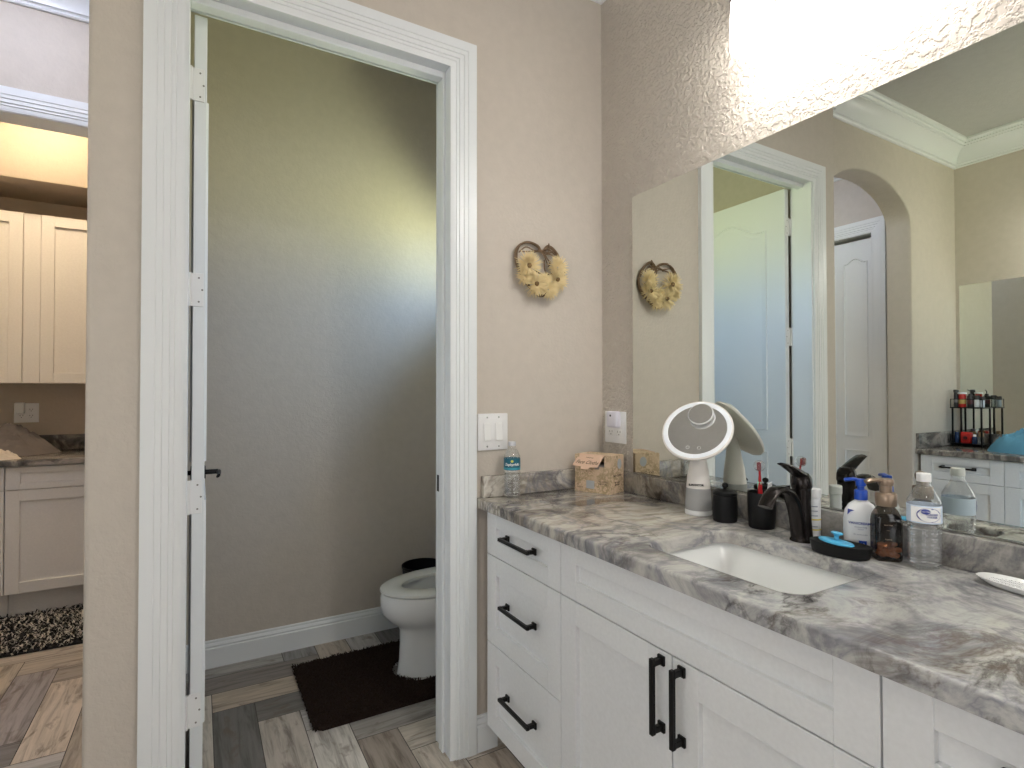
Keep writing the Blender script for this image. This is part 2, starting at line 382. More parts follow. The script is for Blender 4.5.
# casings, jambs
CPROF = [(u*.945, t) for u, t in [(0, 0), (0, .019), (.033, .019), (.035, .0165), (.050, .0175), (.052, .0145), (.068, .0155), (.070, .0120), (.080, .0128), (.082, .0100), (.094, .0098), (.098, .0072), (.102, .0072), (.102, 0)]]
def casing(bm, a0, a1, zt, f):           # f(a, z, t): wall-plane point, t out of the wall
    wdt = CPROF[-1][0]; rings = []
    for (sa, sz, a, z) in ((-1, 0, a0, 0), (-1, 1, a0, zt), (1, 1, a1, zt), (1, 0, a1, 0)):
        rings.append([f(a+sa*(wdt-u), z+sz*(wdt-u), t) for u, t in CPROF])
    loft(bm, rings)
def jamb(bm, a0, a1, zt, f, d0, d1, th=.018):  # f(a, z, d) d through the wall
    for p in ((a0-th, a0, 0, zt+th), (a1, a1+th, 0, zt+th), (a0, a1, zt, zt+th)):
        vs = box(bm, p[0], p[1], d0, d1, p[2], p[3], .001, 1)
        for v in vs: v.co = f(v.co.x, v.co.z, v.co.y)
bm = B(); casing(bm, DX0-.011, DX1-.002, DZ-.004, lambda a, z, t: Vector((a, -t, z)))
struct('trim_1', bm, m_trim, 'white stepped casing around the toilet-room doorway', 'door casing')
bm = B(); casing(bm, DX0-.008, DX1-.002, DZ-.004, lambda a, z, t: Vector((a, T+t, z)))
struct('trim_2', bm, m_trim, 'white casing on the toilet-room side of the doorway', 'door casing')
bm = B(); jamb(bm, DX0, DX1, DZ, lambda a, z, d: Vector((a, d, z)), 0, T)
for p in ((DX1-.010, DX1, 0, DZ), (DX0, DX1-.010, DZ-.022, DZ)):
    box(bm, p[0], p[1], .045, .08, p[2], p[3], .002, 1)
jmb = struct('trim_3', bm, m_trim, 'white jamb and stop lining the toilet-room doorway', 'door jamb')
bm = B(); box(bm, DX1-.0035, DX1+.0005, .084, .115, .915, .975, .001, 1); obj('strike_plate', bm, m_black, jmb)['label'] = 'black strike plate on the right jamb'
bm = B(); casing(bm, CY0-.003, CY1+.003, CZ+.003, lambda a, z, t: Vector((HX+t, a, z))); jamb(bm, CY0, CY1, CZ, lambda a, z, d: Vector((HX-d, a, z)), 0, .12, .014)
struct('trim_4', bm, m_trim, 'white casing around the closet door in the hall', 'door casing')
bm = B(); casing(bm, LX0-.003, LX1+.003, LZ+.003, lambda a, z, t: Vector((a, 1.2-t, z))); jamb(bm, LX0, LX1, LZ, lambda a, z, d: Vector((a, 1.2+d, z)), 0, .12, .014)
struct('trim_5', bm, m_trim, 'white casing around the opening to the laundry', 'opening casing')
# crown moulding: profile (out from wall, down from ceiling), mitred round a rectilinear polygon
KPROF = [(0, .16), (.010, .16), (.014, .154), (.010, .147), (.014, .142), (.022, .140), (.024, .128), (.029, .106), (.038, .086), (.052, .068), (.070, .055), (.086, .049), (.092, .047), (.092, .040), (.102, .040), (.108, .034), (.106, .026), (.116, .024), (.124, .016), (.124, 0), (0, 0)]
def crown(poly):
    bm = B(); n = len(poly); rings = []
    for i in range(n):
        p = Vector(poly[i]); a = (p-Vector(poly[i-1])).normalized(); b = (Vector(poly[(i+1) % n])-p).normalized()
        na, nb = Vector((-a.y, a.x)), Vector((-b.y, b.x))
        k = na+nb; k = k/(1+na.dot(nb))
        rings.append([(p.x+k.x*d, p.y+k.y*d, ZC-z) for d, z in KPROF])
    rings.append(rings[0]); loft(bm, rings, False, False)
    bmesh.ops.remove_doubles(bm, verts=bm.verts, dist=1e-5)
    return bm
struct('trim_6', crown([(0, 0), (XE, 0), (XE, AY0), (XW, AY0), (XW, YS), (0, YS)]), m_trim, 'white crown moulding around the bathroom ceiling', 'crown moulding', 25)
struct('trim_7', crown([(XE, 1.2), (HX, 1.2), (HX, AY1), (XE, AY1)]), m_trim, 'white crown moulding around the hall ceiling', 'crown moulding', 25)
# baseboards
BPROF = [(0, 0), (.0165, 0), (.0165, .088), (.0125, .093), (.0140, .100), (.0105, .108), (.0070, .112), (.0070, .119), (.003, .124), (0, .124)]
def base(bm, p, q, nrm):
    nx, ny = nrm
    loft(bm, [[(x+nx*d, y+ny*d, z) for d, z in BPROF] for x, y in (p, q)])
bm = B(); base(bm, (0, 1.15), (XE+.14, 1.15), (0, -1)); base(bm, (0, T), (0, 1.135), (-1, 0)); base(bm, (XE+.14, 1.135), (XE+.14, T), (1, 0))
struct('baseboard_toilet', bm, m_trim, 'white baseboard round the toilet room', 'baseboard')
bm = B(); base(bm, (-.581, 0), (-.556, 0), (0, -1)); base(bm, (-.556, 0), (-.50, 0), (0, -1)); base(bm, (XE+.014, 0), (DX0-.112, 0), (0, -1))
struct('baseboard_north', bm, m_trim, 'white baseboard between doorway casing and vanity', 'baseboard')
bm = B(); base(bm, (XW, -1.95), (XW, YS), (1, 0)); base(bm, (XW+.015, YS), (0, YS), (0, 1)); base(bm, (0, YS+.015), (0, -1.86), (-1, 0))
struct('baseboard_south', bm, m_trim, 'white baseboard behind the camera', 'baseboard')
bm = B(); base(bm, (XE, T), (XE, 1.2), (-1, 0)); base(bm, (LX0-.11, 1.2), (HX, 1.2), (0, -1)); base(bm, (AX0, AY0+.01), (AX0, AY1), (1, 0)); 
struct('baseboard_hall', bm, m_trim, 'white baseboard along the hall', 'baseboard')

# window in the toilet room
wn = thing('window_1', 'small high window over the toilet', 'window', (0, 0, 0)); wn['kind'] = 'structure'
bm = B()
for y0, y1, z0, z1 in ((WY0, WY0+.035, WZ0, WZ1), (WY1-.035, WY1, WZ0, WZ1), (WY0+.035, WY1-.035, WZ0, WZ0+.035), (WY0+.035, WY1-.035, WZ1-.035, WZ1)):
    box(bm, .075, .12, y0, y1, z0, z1, .003, 1)
obj('window_frame', bm, m_trim, wn)
m_pane = bpy.data.materials.new('window_pane'); m_pane.use_nodes = True
nt = m_pane.node_tree; nt.nodes.clear()
oo, mi_, tr, gl, lw = [nt.nodes.new(t) for t in ('ShaderNodeOutputMaterial', 'ShaderNodeMixShader', 'ShaderNodeBsdfTransparent', 'ShaderNodeBsdfGlossy', 'ShaderNodeFresnel')]
gl.inputs['Roughness'].default_value = .01; lw.inputs[0].default_value = 1.25
nt.links.new(lw.outputs[0], mi_.inputs[0]); nt.links.new(tr.outputs[0], mi_.inputs[1]); nt.links.new(gl.outputs[0], mi_.inputs[2]); nt.links.new(mi_.outputs[0], oo.inputs[0])
bm = B(); box(bm, .094, .1, WY0+.035, WY1-.035, WZ0+.035, WZ1-.035); obj('pane', bm, m_pane, wn)
wn3 = thing('fill_window_south', 'added fill window in the wall behind the camera, out of view', 'window', (0, 0, 0)); wn3['kind'] = 'structure'
bm = B(); xc_ = (UX0+UX1)/2
for x0, x1, z0, z1 in ((UX0, UX0+.045, UZ0, UZ1), (UX1-.045, UX1, UZ0, UZ1), (UX0+.045, UX1-.045, UZ0, UZ0+.045), (UX0+.045, UX1-.045, UZ1-.045, UZ1), (xc_-.02, xc_+.02, UZ0+.045, UZ1-.045)):
    box(bm, x0, x1, YS-.12, YS-.075, z0, z1, .003, 1)
obj('window_frame', bm, m_trim, wn3)  # frame, panes and sill belong to the added fill window
for x0, x1 in ((UX0+.045, xc_-.02), (xc_+.02, UX1-.045)):
    bm = B(); box(bm, x0, x1, YS-.102, YS-.096, UZ0+.045, UZ1-.045); obj('pane', bm, m_pane, wn3)
bm = B(); box(bm, UX0-.03, UX1+.03, YS-.075, YS+.02, UZ0-.022, UZ0, .004, 2); obj('sill', bm, m_trim, wn3)
wn2 = thing('fill_window_west', 'added fill window left of the camera, out of view', 'window', (0, 0, 0)); wn2['kind'] = 'structure'
bm = B(); yc_ = (VY0+VY1)/2
for y0, y1, z0, z1 in ((VY0, VY0+.045, VZ0, VZ1), (VY1-.045, VY1, VZ0, VZ1), (VY0+.045, VY1-.045, VZ0, VZ0+.045), (VY0+.045, VY1-.045, VZ1-.045, VZ1), (yc_-.02, yc_+.02, VZ0+.045, VZ1-.045)):
    box(bm, XW-.12, XW-.075, y0, y1, z0, z1, .003, 1)
obj('window_frame', bm, m_trim, wn2)  # frame, panes and sill belong to the added fill window
for y0, y1 in ((VY0+.045, yc_-.02), (yc_+.02, VY1-.045)):
    bm = B(); box(bm, XW-.102, XW-.096, y0, y1, VZ0+.045, VZ1-.045); obj('pane', bm, m_pane, wn2)
bm = B(); box(bm, XW-.075, XW+.02, VY0-.03, VY1+.03, VZ0-.022, VZ0, .004, 2); obj('sill', bm, m_trim, wn2)
bm = B(); box(bm, -.012, .075, WY0-.03, WY1+.03, WZ0-.022, WZ0, .004, 2); obj('sill', bm, m_trim, wn)

# ------------------------------------------------------------------ doors
def panel_outline(x0, x1, z0, z1, arch):
    p = [(x0, z0), (x1, z0)]
    if arch <= 0: return p+[(x1, z1), (x0, z1)]
    k = 16
    for i in range(k+1):
        u = i/k; s = abs(2*u-1); h = .5+.5*math.cos(PI*min(1, s/.85)) if s < .85 else 0
        p.append((x1+(x0-x1)*u, z1-arch+arch*h))
    return p
def door_slab(bm, W, H, t, panels):      # local: x across, y thickness 0..t, z up
    box(bm, 0, W, 0, t, .008, H, .0015, 1)
    for (x0, x1, z0, z1, arch) in panels:
        for y, s in ((0, -1), (t, 1)):
            o = panel_outline(x0, x1, z0, z1, arch)
            tube(bm, [(x, y, z) for x, z in o], .007, 6, True, ry=.007, up=(0, 1, 0))
            cx, cz = (x0+x1)/2, (z0+z1)/2
            ins = lambda d: [((x-cx)*(1-2*d/(x1-x0))+cx, (z-cz)*(1-2*d/(z1-z0))+cz) for x, z in o]
            prism_r = [[Vector((x, y, z)) for x, z in ins(.028)], [Vector((x, y+s*.004, z)) for x, z in ins(.05)]]
            loft(bm, prism_r, False, True)
DW, DT = .755, .034
m_screw = mat('screw_head', (.22, .21, .20), .5)
d1 = thing('door_1', 'white arch-panelled door standing open into the toilet room', 'door', (-1.464, .128, 0), 0); d1['kind'] = 'structure'
d1.rotation_euler = (0, 0, PI/2)
# local x runs into the room (+y world), local y -> -x world
bm = B(); door_slab(bm, DW, 2.424, DT, [(.12, DW-.12, 1.06, 2.30, .085), (.12, DW-.12, .23, .93, 0)])
for v in bm.verts: v.co.y -= DT+.002
obj('door_leaf', bm, m_trim, d1)
for z in (.33, .965, 1.588, 2.21):
    bm = B(); box(bm, -.0030, -.0006, -DT+.004, .010, z-.05, z+.05, .0008, 1)
    tube(bm, [(-.0065, .007, z-.05), (-.0065, .007, z+.05)], .005, 10)
    h = obj('hinge', bm, m_white, d1)
    bm = B()
    for dz, dy in ((-.036, -.018), (0, -.027), (.036, -.018)):
        bm2 = Matrix.Translation((-.0032, dy, z+dz)) @ Matrix.Rotation(PI/2, 4, 'Y')
        lathe(bm, [(.0028, -.0006), (.0028, .0006)], n=10, mat=bm2)
    obj('hinge_screw', bm, m_screw, h)
def lever(parent, s, y):
    bm = B(); X = DW-.065; Z = .95
    lathe(bm, [(.030, 0), (.030, .006), (.026, .010)], n=24, mat=Matrix.Translation((X, y, Z)) @ Matrix.Rotation(-s*PI/2, 4, 'X'))
    tube(bm, [(X, y, Z), (X, y+s*.055, Z)], .010, 12)
    tube(bm, catmull([(X+.008, y+s*.055, Z), (X-.03, y+s*.058, Z+.002), (X-.075, y+s*.057, Z-.001), (X-.115, y+s*.053, Z-.004)], 5), .0095, 10, ry=.006)
    obj('lever_handle', bm, m_black, parent)['label'] = 'black lever handle'
lever(d1, 1, -.002); lever(d1, -1, -DT-.002)

d2 = thing('door_2', 'white closet door with narrow arch-top panels in the hall', 'door', (HX-.030, CY0+.004, 0), PI/2); d2['kind'] = 'structure'
bm = B(); CW = CY1-CY0-.008
door_slab(bm, CW, 2.405, .035, [(a, a+.165, .95, 2.275, .034) for a in (.045, .279, .513)] + [(a, a+.165, .16, .84, 0) for a in (.045, .279, .513)])
obj('door_leaf', bm, m_trim, d2)
bm = B(); lathe(bm, [(.010, 0), (.008, .018), (.016, .026), (.018, .036), (.012, .046), (.001, .048)], n=20, mat=Matrix.Translation((.68, 0, .95)) @ Matrix.Rotation(PI/2, 4, 'X'))
obj('door_knob', bm, m_black, d2)['label'] = 'black door knob'

# ------------------------------------------------------------------ cabinets (local: x across, y=0 front plane, +y back, z up)
def pull(parent, cx, cz, ln, vert, m=None):
    bm = B(); h = ln/2
    f = (lambda a, y, c: Vector((cx+c, y, cz+a))) if vert else (lambda a, y, c: Vector((cx+a, y, cz+c)))
    def bb(a0, a1, y0, y1, c0, c1, bv=.0015):
        for v in box(bm, a0, a1, y0, y1, c0, c1, bv, 1): v.co = f(v.co.x, v.co.y, v.co.z)
    bb(-h, h, -.036, -.025, -.0055, .0055)
    for s in (-1, 1):
        a = s*(h-.010)
        bb(a-.007, a+.007, -.027, -.006, -.006, .006); bb(a-.011, a+.011, -.007, 0, -.010, .010)
        bb(a-.0085, a+.0085, -.031, -.024, -.0068, .0068, .002)
    return obj('handle', bm, m_black, parent)
def front(name, parent, x0, x1, z0, z1, rail, stile=.066, m=None, t=.019, hd=None):
    bm = B(); b = .0014
    box(bm, x0, x0+stile, 0, t, z0, z1, b, 1); box(bm, x1-stile, x1, 0, t, z0, z1, b, 1)
    box(bm, x0+stile-.0002, x1-stile+.0002, 0.0004, t, z1-rail, z1, b, 1); box(bm, x0+stile-.0002, x1-stile+.0002, 0.0004, t, z0, z0+rail, b, 1)
    box(bm, x0+stile-.004, x1-stile+.004, .0125, t-.002, z0+rail-.004, z1-rail+.004)
    o = obj(name, bm, m or m_cab, parent)
    if hd: pull(o, *hd)
    return o
def carcass(parent, x0, x1, z0, z1, depth, m=None, toe=.07, y0=.0205, top=False):
    bm = B(); t = .017
    box(bm, x0, x0+t, y0, depth, z0, z1); box(bm, x1-t, x1, y0, depth, z0, z1)
    box(bm, x0+t, x1-t, y0, depth, z0, z0+t); box(bm, x0+t, x1-t, depth-.008, depth, z0+t, z1)
    box(bm, x0+t, x1-t, y0, y0+.06, z1-.02, z1); box(bm, x0+t, x1-t, y0, y0+.012, z0+t, z1-.02)
    if top: box(bm, x0+t, x1-t, y0+.06, depth-.008, z1-.018, z1)
    if toe: box(bm, x0+.001, x1-.001, y0+toe, y0+toe+.016, 0, z0); box(bm, x0, x0+t, y0+toe+.016, depth, 0, z0); box(bm, x1-t, x1, y0+toe+.016, depth, 0, z0)
    return obj('carcass', bm, m or m_cab, parent)
ZB, ZT, ZG1, ZG2 = .108, .862, .711, .406
g = .0016
def drawer_bank(loc, rz, W, label, group, left=0, first=True):
    r = thing('drawer_cabinet', label, 'cabinet', loc, rz, group)
    carcass(r, -left, W, .105, .865, .548)
    front('drawer', r, g, W-g, ZG1+g, ZT, .052, hd=(W*.52, .795, .185, False))
    front('drawer', r, g, W-g, ZG2+g, ZG1-g, .062, hd=(W*.52, .571, .185, False))
    front('drawer', r, g, W-g, ZB, ZG2-g, .062, hd=(W*.52, .274, .185, False))
    return r
def sink_base(loc, rz, W, label, group):
    r = thing('sink_cabinet', label, 'cabinet', loc, rz, group)
    carcass(r, 0, W, .105, .865, .548)
    front('false_drawer_front', r, g, W-g, ZG1+g, ZT, .052, .070)
    c = W/2
    front('door', r, g, c-g, ZB, ZG1-g, .064, .070, hd=(c-.028, .618, .165, True))
    front('door', r, c+g, W-g, ZB, ZG1-g, .064, .070, hd=(c+.030, .618, .165, True))
    return r
FX = -.556
drawer_bank((FX, -.042, 0), -PI/2, .4536, 'white three-drawer vanity cabinet beside the toilet-room doorway', 'vanity cabinets under the big mirror', .034)
sink_base((FX, -.4956, 0), -PI/2, .8348, 'white two-door vanity cabinet below the sink', 'vanity cabinets under the big mirror')
drawer_bank((FX, -1.3304, 0), -PI/2, .4536, 'white vanity drawer cabinet right of the sink doors, at the right frame edge', 'vanity cabinets under the big mirror')
# second vanity, seen in the mirror
FX2 = -2.735
rz2 = PI/2
drawer_bank((FX2, .04-.435, 0), rz2, .435, 'white drawer cabinet of the second vanity beside the arch, seen in the mirror', 'second vanity cabinets', 0)
sink_base((FX2, .04-.435-.84, 0), rz2, .84, 'white sink cabinet of the second vanity, right of its drawers in the mirror', 'second vanity cabinets')

# ------------------------------------------------------------------ countertop with sink cut-out
def slab(x0, x1, y0, y1, z0, z1, hole=None):
    bm = B()
    if hole is None:
        box(bm, x0, x1, y0, y1, z0, z1); 
    else:
        hx0, hx1, hy0, hy1, r = hole
        inner = rrect(hx0, hx1, hy0, hy1, r, 6)
        cx, cy = (hx0+hx1)/2, (hy0+hy1)/2
        outer = []
        n = len(inner); per = n//4; cs = [(x1, y1), (x0, y1), (x0, y0), (x1, y0)]
        for q in range(4):
            for i in range(per):
                if i == per//2: outer.append(cs[q]); continue
                ix, iy = inner[q*per+i]
                # slide along the nearer outer edge
                if q == 0: p = (x1, iy) if i < per//2 else (ix, y1)
                if q == 1: p = (ix, y1) if i < per//2 else (x0, iy)
                if q == 2: p = (x0, iy) if i < per//2 else (ix, y0)
                if q == 3: p = (ix, y0) if i < per//2 else (x1, iy)
                outer.append(p)
        V = {}
        for nm, pts in (('i', inner), ('o', outer)):
            for zz in (z0, z1): V[nm, zz] = [bm.verts.new((x, y, zz)) for x, y in pts]
        for i in range(n):
            j = (i+1) % n
            bm.faces.new((V['i', z1][i], V['o', z1][i], V['o', z1][j], V['i', z1][j]))
            bm.faces.new((V['i', z0][i], V['i', z0][j], V['o', z0][j], V['o', z0][i]))
            bm.faces.new((V['o', z0][i], V['o', z0][j], V['o', z1][j], V['o', z1][i]))
            bm.faces.new((V['i', z0][i], V['i', z1][i], V['i', z1][j], V['i', z0][j]))
    bmesh.ops.recalc_face_normals(bm, faces=bm.faces)
    es = [e for e in bm.edges if len(e.link_faces) == 2 and e.calc_face_angle(0) > .9 and any(v.co.z > z1-1e-5 for v in e.verts) and all(v.co.z > z1-1e-5 for v in e.verts)]
    bmesh.ops.bevel(bm, geom=es, offset=.007, segments=3, affect='EDGES', profile=.5)
    return bm
CT = .900
HOLE = (-.480, -.182, -1.150, -.745, .045)
YC1 = -1.80
ct = tag(obj('stone_countertop', slab(-.5793, -.0005, YC1, -.0005, .866, CT, HOLE), m_marble), 'polished grey-veined marble countertop over the white vanity cabinets', 'countertop')
bm = B(); box(bm, -.034, -.0008, YC1, -.0008, CT+.0002, .972, .003, 2); tag(obj('backsplash', bm, m_marble_shade), 'long low marble backsplash under the big mirror', 'backsplash')
bm = B(); box(bm, -.560, -.0345, -.024, -.0008, CT+.0002, .976, .003, 2); tag(obj('backsplash', bm, m_marble), 'short marble backsplash on the doorway wall behind the small bottle', 'backsplash')
ct2 = tag(obj('stone_countertop', slab(XW+.0005, FX2+.024, -1.20, AY0-.0005, .866, CT), m_marble_d), 'dark grey stone countertop of the second vanity, seen in the mirror', 'countertop')
bm = B(); box(bm, XW+.0008, XW+.022, -1.20, AY0-.0008, CT+.0002, .985, .003, 2); tag(obj('backsplash', bm, m_marble_d), 'dark backsplash below the second vanity mirror', 'backsplash')
bm = B(); box(bm, XW+.0225, FX2+.015, AY0-.022, AY0-.0008, CT+.0002, 1.0, .003, 2); tag(obj('backsplash', bm, m_marble_d), 'short dark backsplash on the arch wall beside the rack, seen in the mirror', 'backsplash')

# sink
bm = B(); rings = []
hx0, hx1, hy0, hy1, hr = HOLE
for d, z, r in ((-.012, .8655, .04), (-.008, .8645, .04), (.002, .845, .035), (.030, .790, .022), (.058, .748, .018), (.066, .742, .018), (.085, .7385, .015)):
    yy = d*1.35
    rings.append([(x, y, z) for x, y in rrect(hx0+d, hx1-d, hy0+yy, hy1-yy, r, 6)])
loft(bm, rings, False, True)
sk = obj('undermount_sink', bm, m_porc, None, 28)
md = sk.modifiers.new('thick', 'SOLIDIFY'); md.thickness = .008; md.offset = -1
tag(sk, 'white rectangular undermount sink set in the marble countertop', 'sink')
bm = B(); lathe(bm, [(.021, 0), (.021, .003), (.016, .004), (.015, .001)], c=(-.331, -.947, .7388), n=24); obj('drain', bm, m_bronze, sk)['label'] = 'dark drain ring'

# mirrors
bm = B(); box(bm, -.0065, -.0008, -1.72, -.189, .9725, 2.026, .001, 1)
tag(obj('vanity_mirror', bm, m_mirror), 'large frameless mirror on the wall above the marble countertop', 'mirror')
bm = B(); box(bm, XW+.0008, XW+.0065, -1.15, .038, .9855, 2.040, .001, 1)
tag(obj('vanity_mirror', bm, m_mirror), 'frameless mirror of the second vanity, seen inside the big mirror', 'mirror')

# ------------------------------------------------------------------ lamps
def vanity_light(x, s, ys, label, mb):        # s: direction out of the wall
    yc = sum(ys)/len(ys)
    r = thing('vanity_light', label, 'light', (x, yc, 2.47), 0)
    bm = B(); box(bm, min(0, s*.022), max(0, s*.022), -.30, .30, -.03, .06, .004, 2); obj('back_plate', bm, m_black, r)
    for y in ys:
        yy = y-yc
        bm = B(); tube(bm, catmull([(s*.02, yy, .02), (s*.07, yy, .03), (s*.100, yy, 0), (s*.1025, yy, -.06)], 6), .007, 10)
        a = obj('arm', bm, m_black, r)
        bm = B(); lathe(bm, [(.012, -.055), (.050, -.062), (.0575, -.068), (.0575, -.082), (.050, -.084)], c=(s*.1025, yy, 0), n=28); obj('shade_holder', bm, m_black, a)
        bm = B(); lathe(bm, [(.050, -.0825), (.0545, -.086), (.0575, -.15), (.0580, -.219), (.0560, -.224), (.0525, -.220), (.0520, -.10), (.040, -.0845)], c=(s*.1025, yy, 0), n=32, cap0=False, cap1=False)
        obj('glass_shade', bm, mb, r)['label'] = 'glowing frosted glass shade'
vanity_light(0, -1, (-.787, -.975, -1.163), 'black bar light with glowing glass shades above the big mirror', m_bulb)
vanity_light(XW, 1, (-.60, -.80, -1.00), 'black bar light above the second vanity, out of the photo', m_bulb2)
def can(x, y, label, m, r=.075):
    t = thing('recessed_light', label, 'light', (x, y, ZC))
    bm = B(); lathe(bm, [(r, -.004), (r+.02, -.004), (r+.022, 0), (r, -.0005)], n=36, cap0=False, cap1=False); obj('trim_ring', bm, m_white, t)
    bm = B(); lathe(bm, [(r, -.003), (r, -.001)], n=36); obj('lens', bm, m, t)
m_canfillb = mat('bright_fill_can_lens', (1, 1, 1), .3, emit=(1, .97, .92), es=330)  # for an unseen ceiling lamp added to brighten the doorway wall
can(-.36, -2.30, 'added fill light in the ceiling above the right end of the marble vanity, out of view', m_canfillb)
can(-2.05, -1.30, 'added fill light in the ceiling above the second vanity, out of view', m_canfill)  # this can and the next are added as fill
can(-1.50, -2.60, 'added fill light in the ceiling behind the camera, out of view', m_canfill)
can(-2.1, .70, 'round recessed ceiling light in the hall', m_canhall)
can(-2.25, 1.95, 'round recessed ceiling light in the laundry', m_canwarm)

# ------------------------------------------------------------------ faucet
f = thing('faucet', 'dark bronze single-handle faucet with arched spout behind the sink', 'faucet', (-.108, -.925, CT))
bm = B(); lathe(bm, [(.0285, 0), (.0285, .003), (.0255, .008), (.0225, .05), (.0215, .100), (.0225, .128), (.0225, .132)], n=32); obj('body', bm, m_bronze, f)
bm = B(); P = catmull([(-.012, 0, .012), (-.020, 0, .062), (-.038, 0, .105), (-.066, 0, .132), (-.100, 0, .138), (-.128, 0, .124), (-.146, 0, .100)], 6)
n_ = len(P)
tube(bm, P, [.0215-.002*i/n_ for i in range(n_)], 16, ry=[.016-.007*min(1, i/(n_*.6)) for i in range(n_)], up=(-1, 0, 0)); obj('spout', bm, m_bronze, f)
bm = B(); lathe(bm, [(.0230, .1335), (.0245, .138), (.0245, .150), (.0225, .162), (.016, .172), (.001, .176)], n=32)
P = catmull([(.013, 0, .152), (-.004, 0, .166), (-.026, 0, .178), (-.050, 0, .189), (-.070, 0, .197), (-.080, 0, .200)], 6); n_ = len(P)
tube(bm, P, [.0195-.0045*(i/n_)+(-.006 if i > n_-4 else 0) for i in range(n_)], 16, ry=[.0150-.0115*min(1, i/(n_*.85)) for i in range(n_)], up=(0, 0, 1)); obj('handle', bm, m_bronze, f)

# ------------------------------------------------------------------ wall plates
def plug_face(bm, x, z, f):
    box_ = lambda a0, a1, c0, c1: [setattr(v, 'co', f(v.co.x, v.co.y, v.co.z)) for v in box(bm, a0, a1, .0062, .0068, c0, c1)]
    box_(x-.008, x-.006, z-.001, z+.007); box_(x+.006, x+.008, z-.001, z+.007); box_(x-.002, x+.002, z-.010, z-.006)
def plate(name, label, cat, W, H, xf):
    bm = B(); vs = box(bm, -W/2, W/2, 0, .006, -H/2, H/2, .0025, 2)
    for v in bm.verts: v.co = xf(v.co.x, v.co.y, v.co.z)
    return tag(obj(name, bm, m_white), label, cat)
xf = lambda a, t, c: Vector((-.513+a, -.0006-t, 1.134+c))
sw = plate('light_switch', 'white double rocker light switch plate beside the doorway casing', 'light switch', .124, .133, xf)
for a in (-.024, .024):
    bm = B(); vs = box(bm, a-.0165, a+.0165, .0055, .0068, -.034, .034, .0006, 1)
    vs = box(bm, a-.0145, a+.0145, .0060, .0085, -.031, .031, .0008, 1)
    for v in vs:
        if v.co.z < 0: v.co.y += .0045
    for v in bm.verts: v.co = xf(*v.co)
    obj('rocker', bm, m_whiteg, sw)
for a in (-.024, .024):
    for c in (-.053, .053):
        bm = B(); lathe(bm, [(.003, 0), (.003, .001)], n=10, mat=Matrix.Translation(xf(a, .006, c)) @ Matrix.Rotation(PI/2, 4, 'X')); obj('screw', bm, m_chrome, sw)
def outlet(label, xf, W=.124, H=.125):
    o = plate('power_outlet', label, 'outlet', W, H, xf)
    for a in (-.024, .024):
        bm = B()
        for c in (-.020, .020):
            vs = box(bm, a-.0155, a+.0155, .0055, .0066, c-.0135, c+.0135, .004, 2)
        for v in bm.verts: v.co = xf(*v.co)
        r = obj('receptacle', bm, m_whiteg, o)
        for c in (-.020, .020):
            bm = B(); plug_face(bm, a, c, xf); obj('slot', bm, m_dark, r)['label'] = 'dark plug slots'
    return o
xo = lambda a, t, c: Vector((-.0006-t, -.0855-a, 1.1385+c))
outlet('white double power outlet plate on the wall left of the big mirror', xo)
bm = B(); box(bm, -.022, .040, .0072, .034, .000, .064, .008, 3)
for v in bm.verts: v.co = xo(*v.co)
m_lav = mat('pale_lavender_plastic', (.74, .73, .82), .35)
pg = tag(obj('plug_in_freshener', bm, m_lav), 'pale lavender plug-in device on the outlet left of the big mirror', 'plug-in device')
bm = B(); lathe(bm, [(.004, 0), (.004, .002), (.002, .0022)], n=12, mat=Matrix.Translation(xo(.006, .034, .047)) @ Matrix.Rotation(-PI/2, 4, 'Y')); obj('indicator', bm, m_dark, pg)
xl = lambda a, t, c: Vector((-2.411+a, YN-.0006-t, 1.146+c))
outlet('white double power outlet plate on the laundry wall', xl)
bm = B(); box(bm, -.052, -.004, .0072, .045, -.005, .068, .007, 3)
for v in bm.verts: v.co = xl(*v.co)
tag(obj('plug_in_adapter', bm, m_white), 'white plug-in adapter on the laundry wall outlet', 'plug-in device')

# ------------------------------------------------------------------ heart wreath
m_vine = mat('brown_vine', (.17, .105, .055), .7); m_raf = mat('straw_raffia', (.80, .65, .36), .75)
m_raf2 = mat('flower_heart', (.22, .14, .06), .8)
wr = thing('heart_wreath', 'small heart-shaped vine wreath with straw flowers on the wall', 'wreath', (-.309, 0, 1.745))
def wx(px, pz, d): return (-.42+(px/9.04+500-514)*.00455+.309-.64*d, -d, 1.857-(pz/9.04+225-238)*.0035-1.745-.26*d)
heart = [(378, 215), (330, 165), (262, 138), (195, 165), (150, 240), (150, 350), (190, 460), (260, 570), (350, 650), (440, 600), (530, 500), (575, 390), (555, 285), (510, 205), (445, 150), (405, 180)]
bm = B()
for k in range(4):
    pts = catmull([wx(p[0]+rnd.uniform(-9, 9), p[1]+rnd.uniform(-9, 9), .012+.004*math.sin(i*1.9+k*1.6)) for i, p in enumerate(heart)], 5, True)
    tube(bm, pts, .0036, 6, True)
obj('vine_frame', bm, m_vine, wr)
bm = B()
for q in ([(378, 215), (400, 260), (430, 330), (455, 300)], [(300, 230), (360, 200), (430, 215), (480, 190)], [(395, 290), (400, 390), (430, 440)], [(200, 240), (270, 225), (330, 215)], [(435, 210), (440, 160), (437, 120)], [(290, 380), (370, 440), (450, 425), (540, 400)], [(340, 190), (390, 235), (440, 225), (500, 250)], [(390, 210), (420, 270), (450, 320), (430, 350)], [(370, 200), (430, 180), (500, 230), (530, 270)], [(170, 250), (230, 190), (300, 210), (380, 220)]):
    tube(bm, catmull([wx(a, b, .016+.006*(i % 2)) for i, (a, b) in enumerate(q)], 5), .0028, 5)
obj('twig', bm, m_vine, wr)
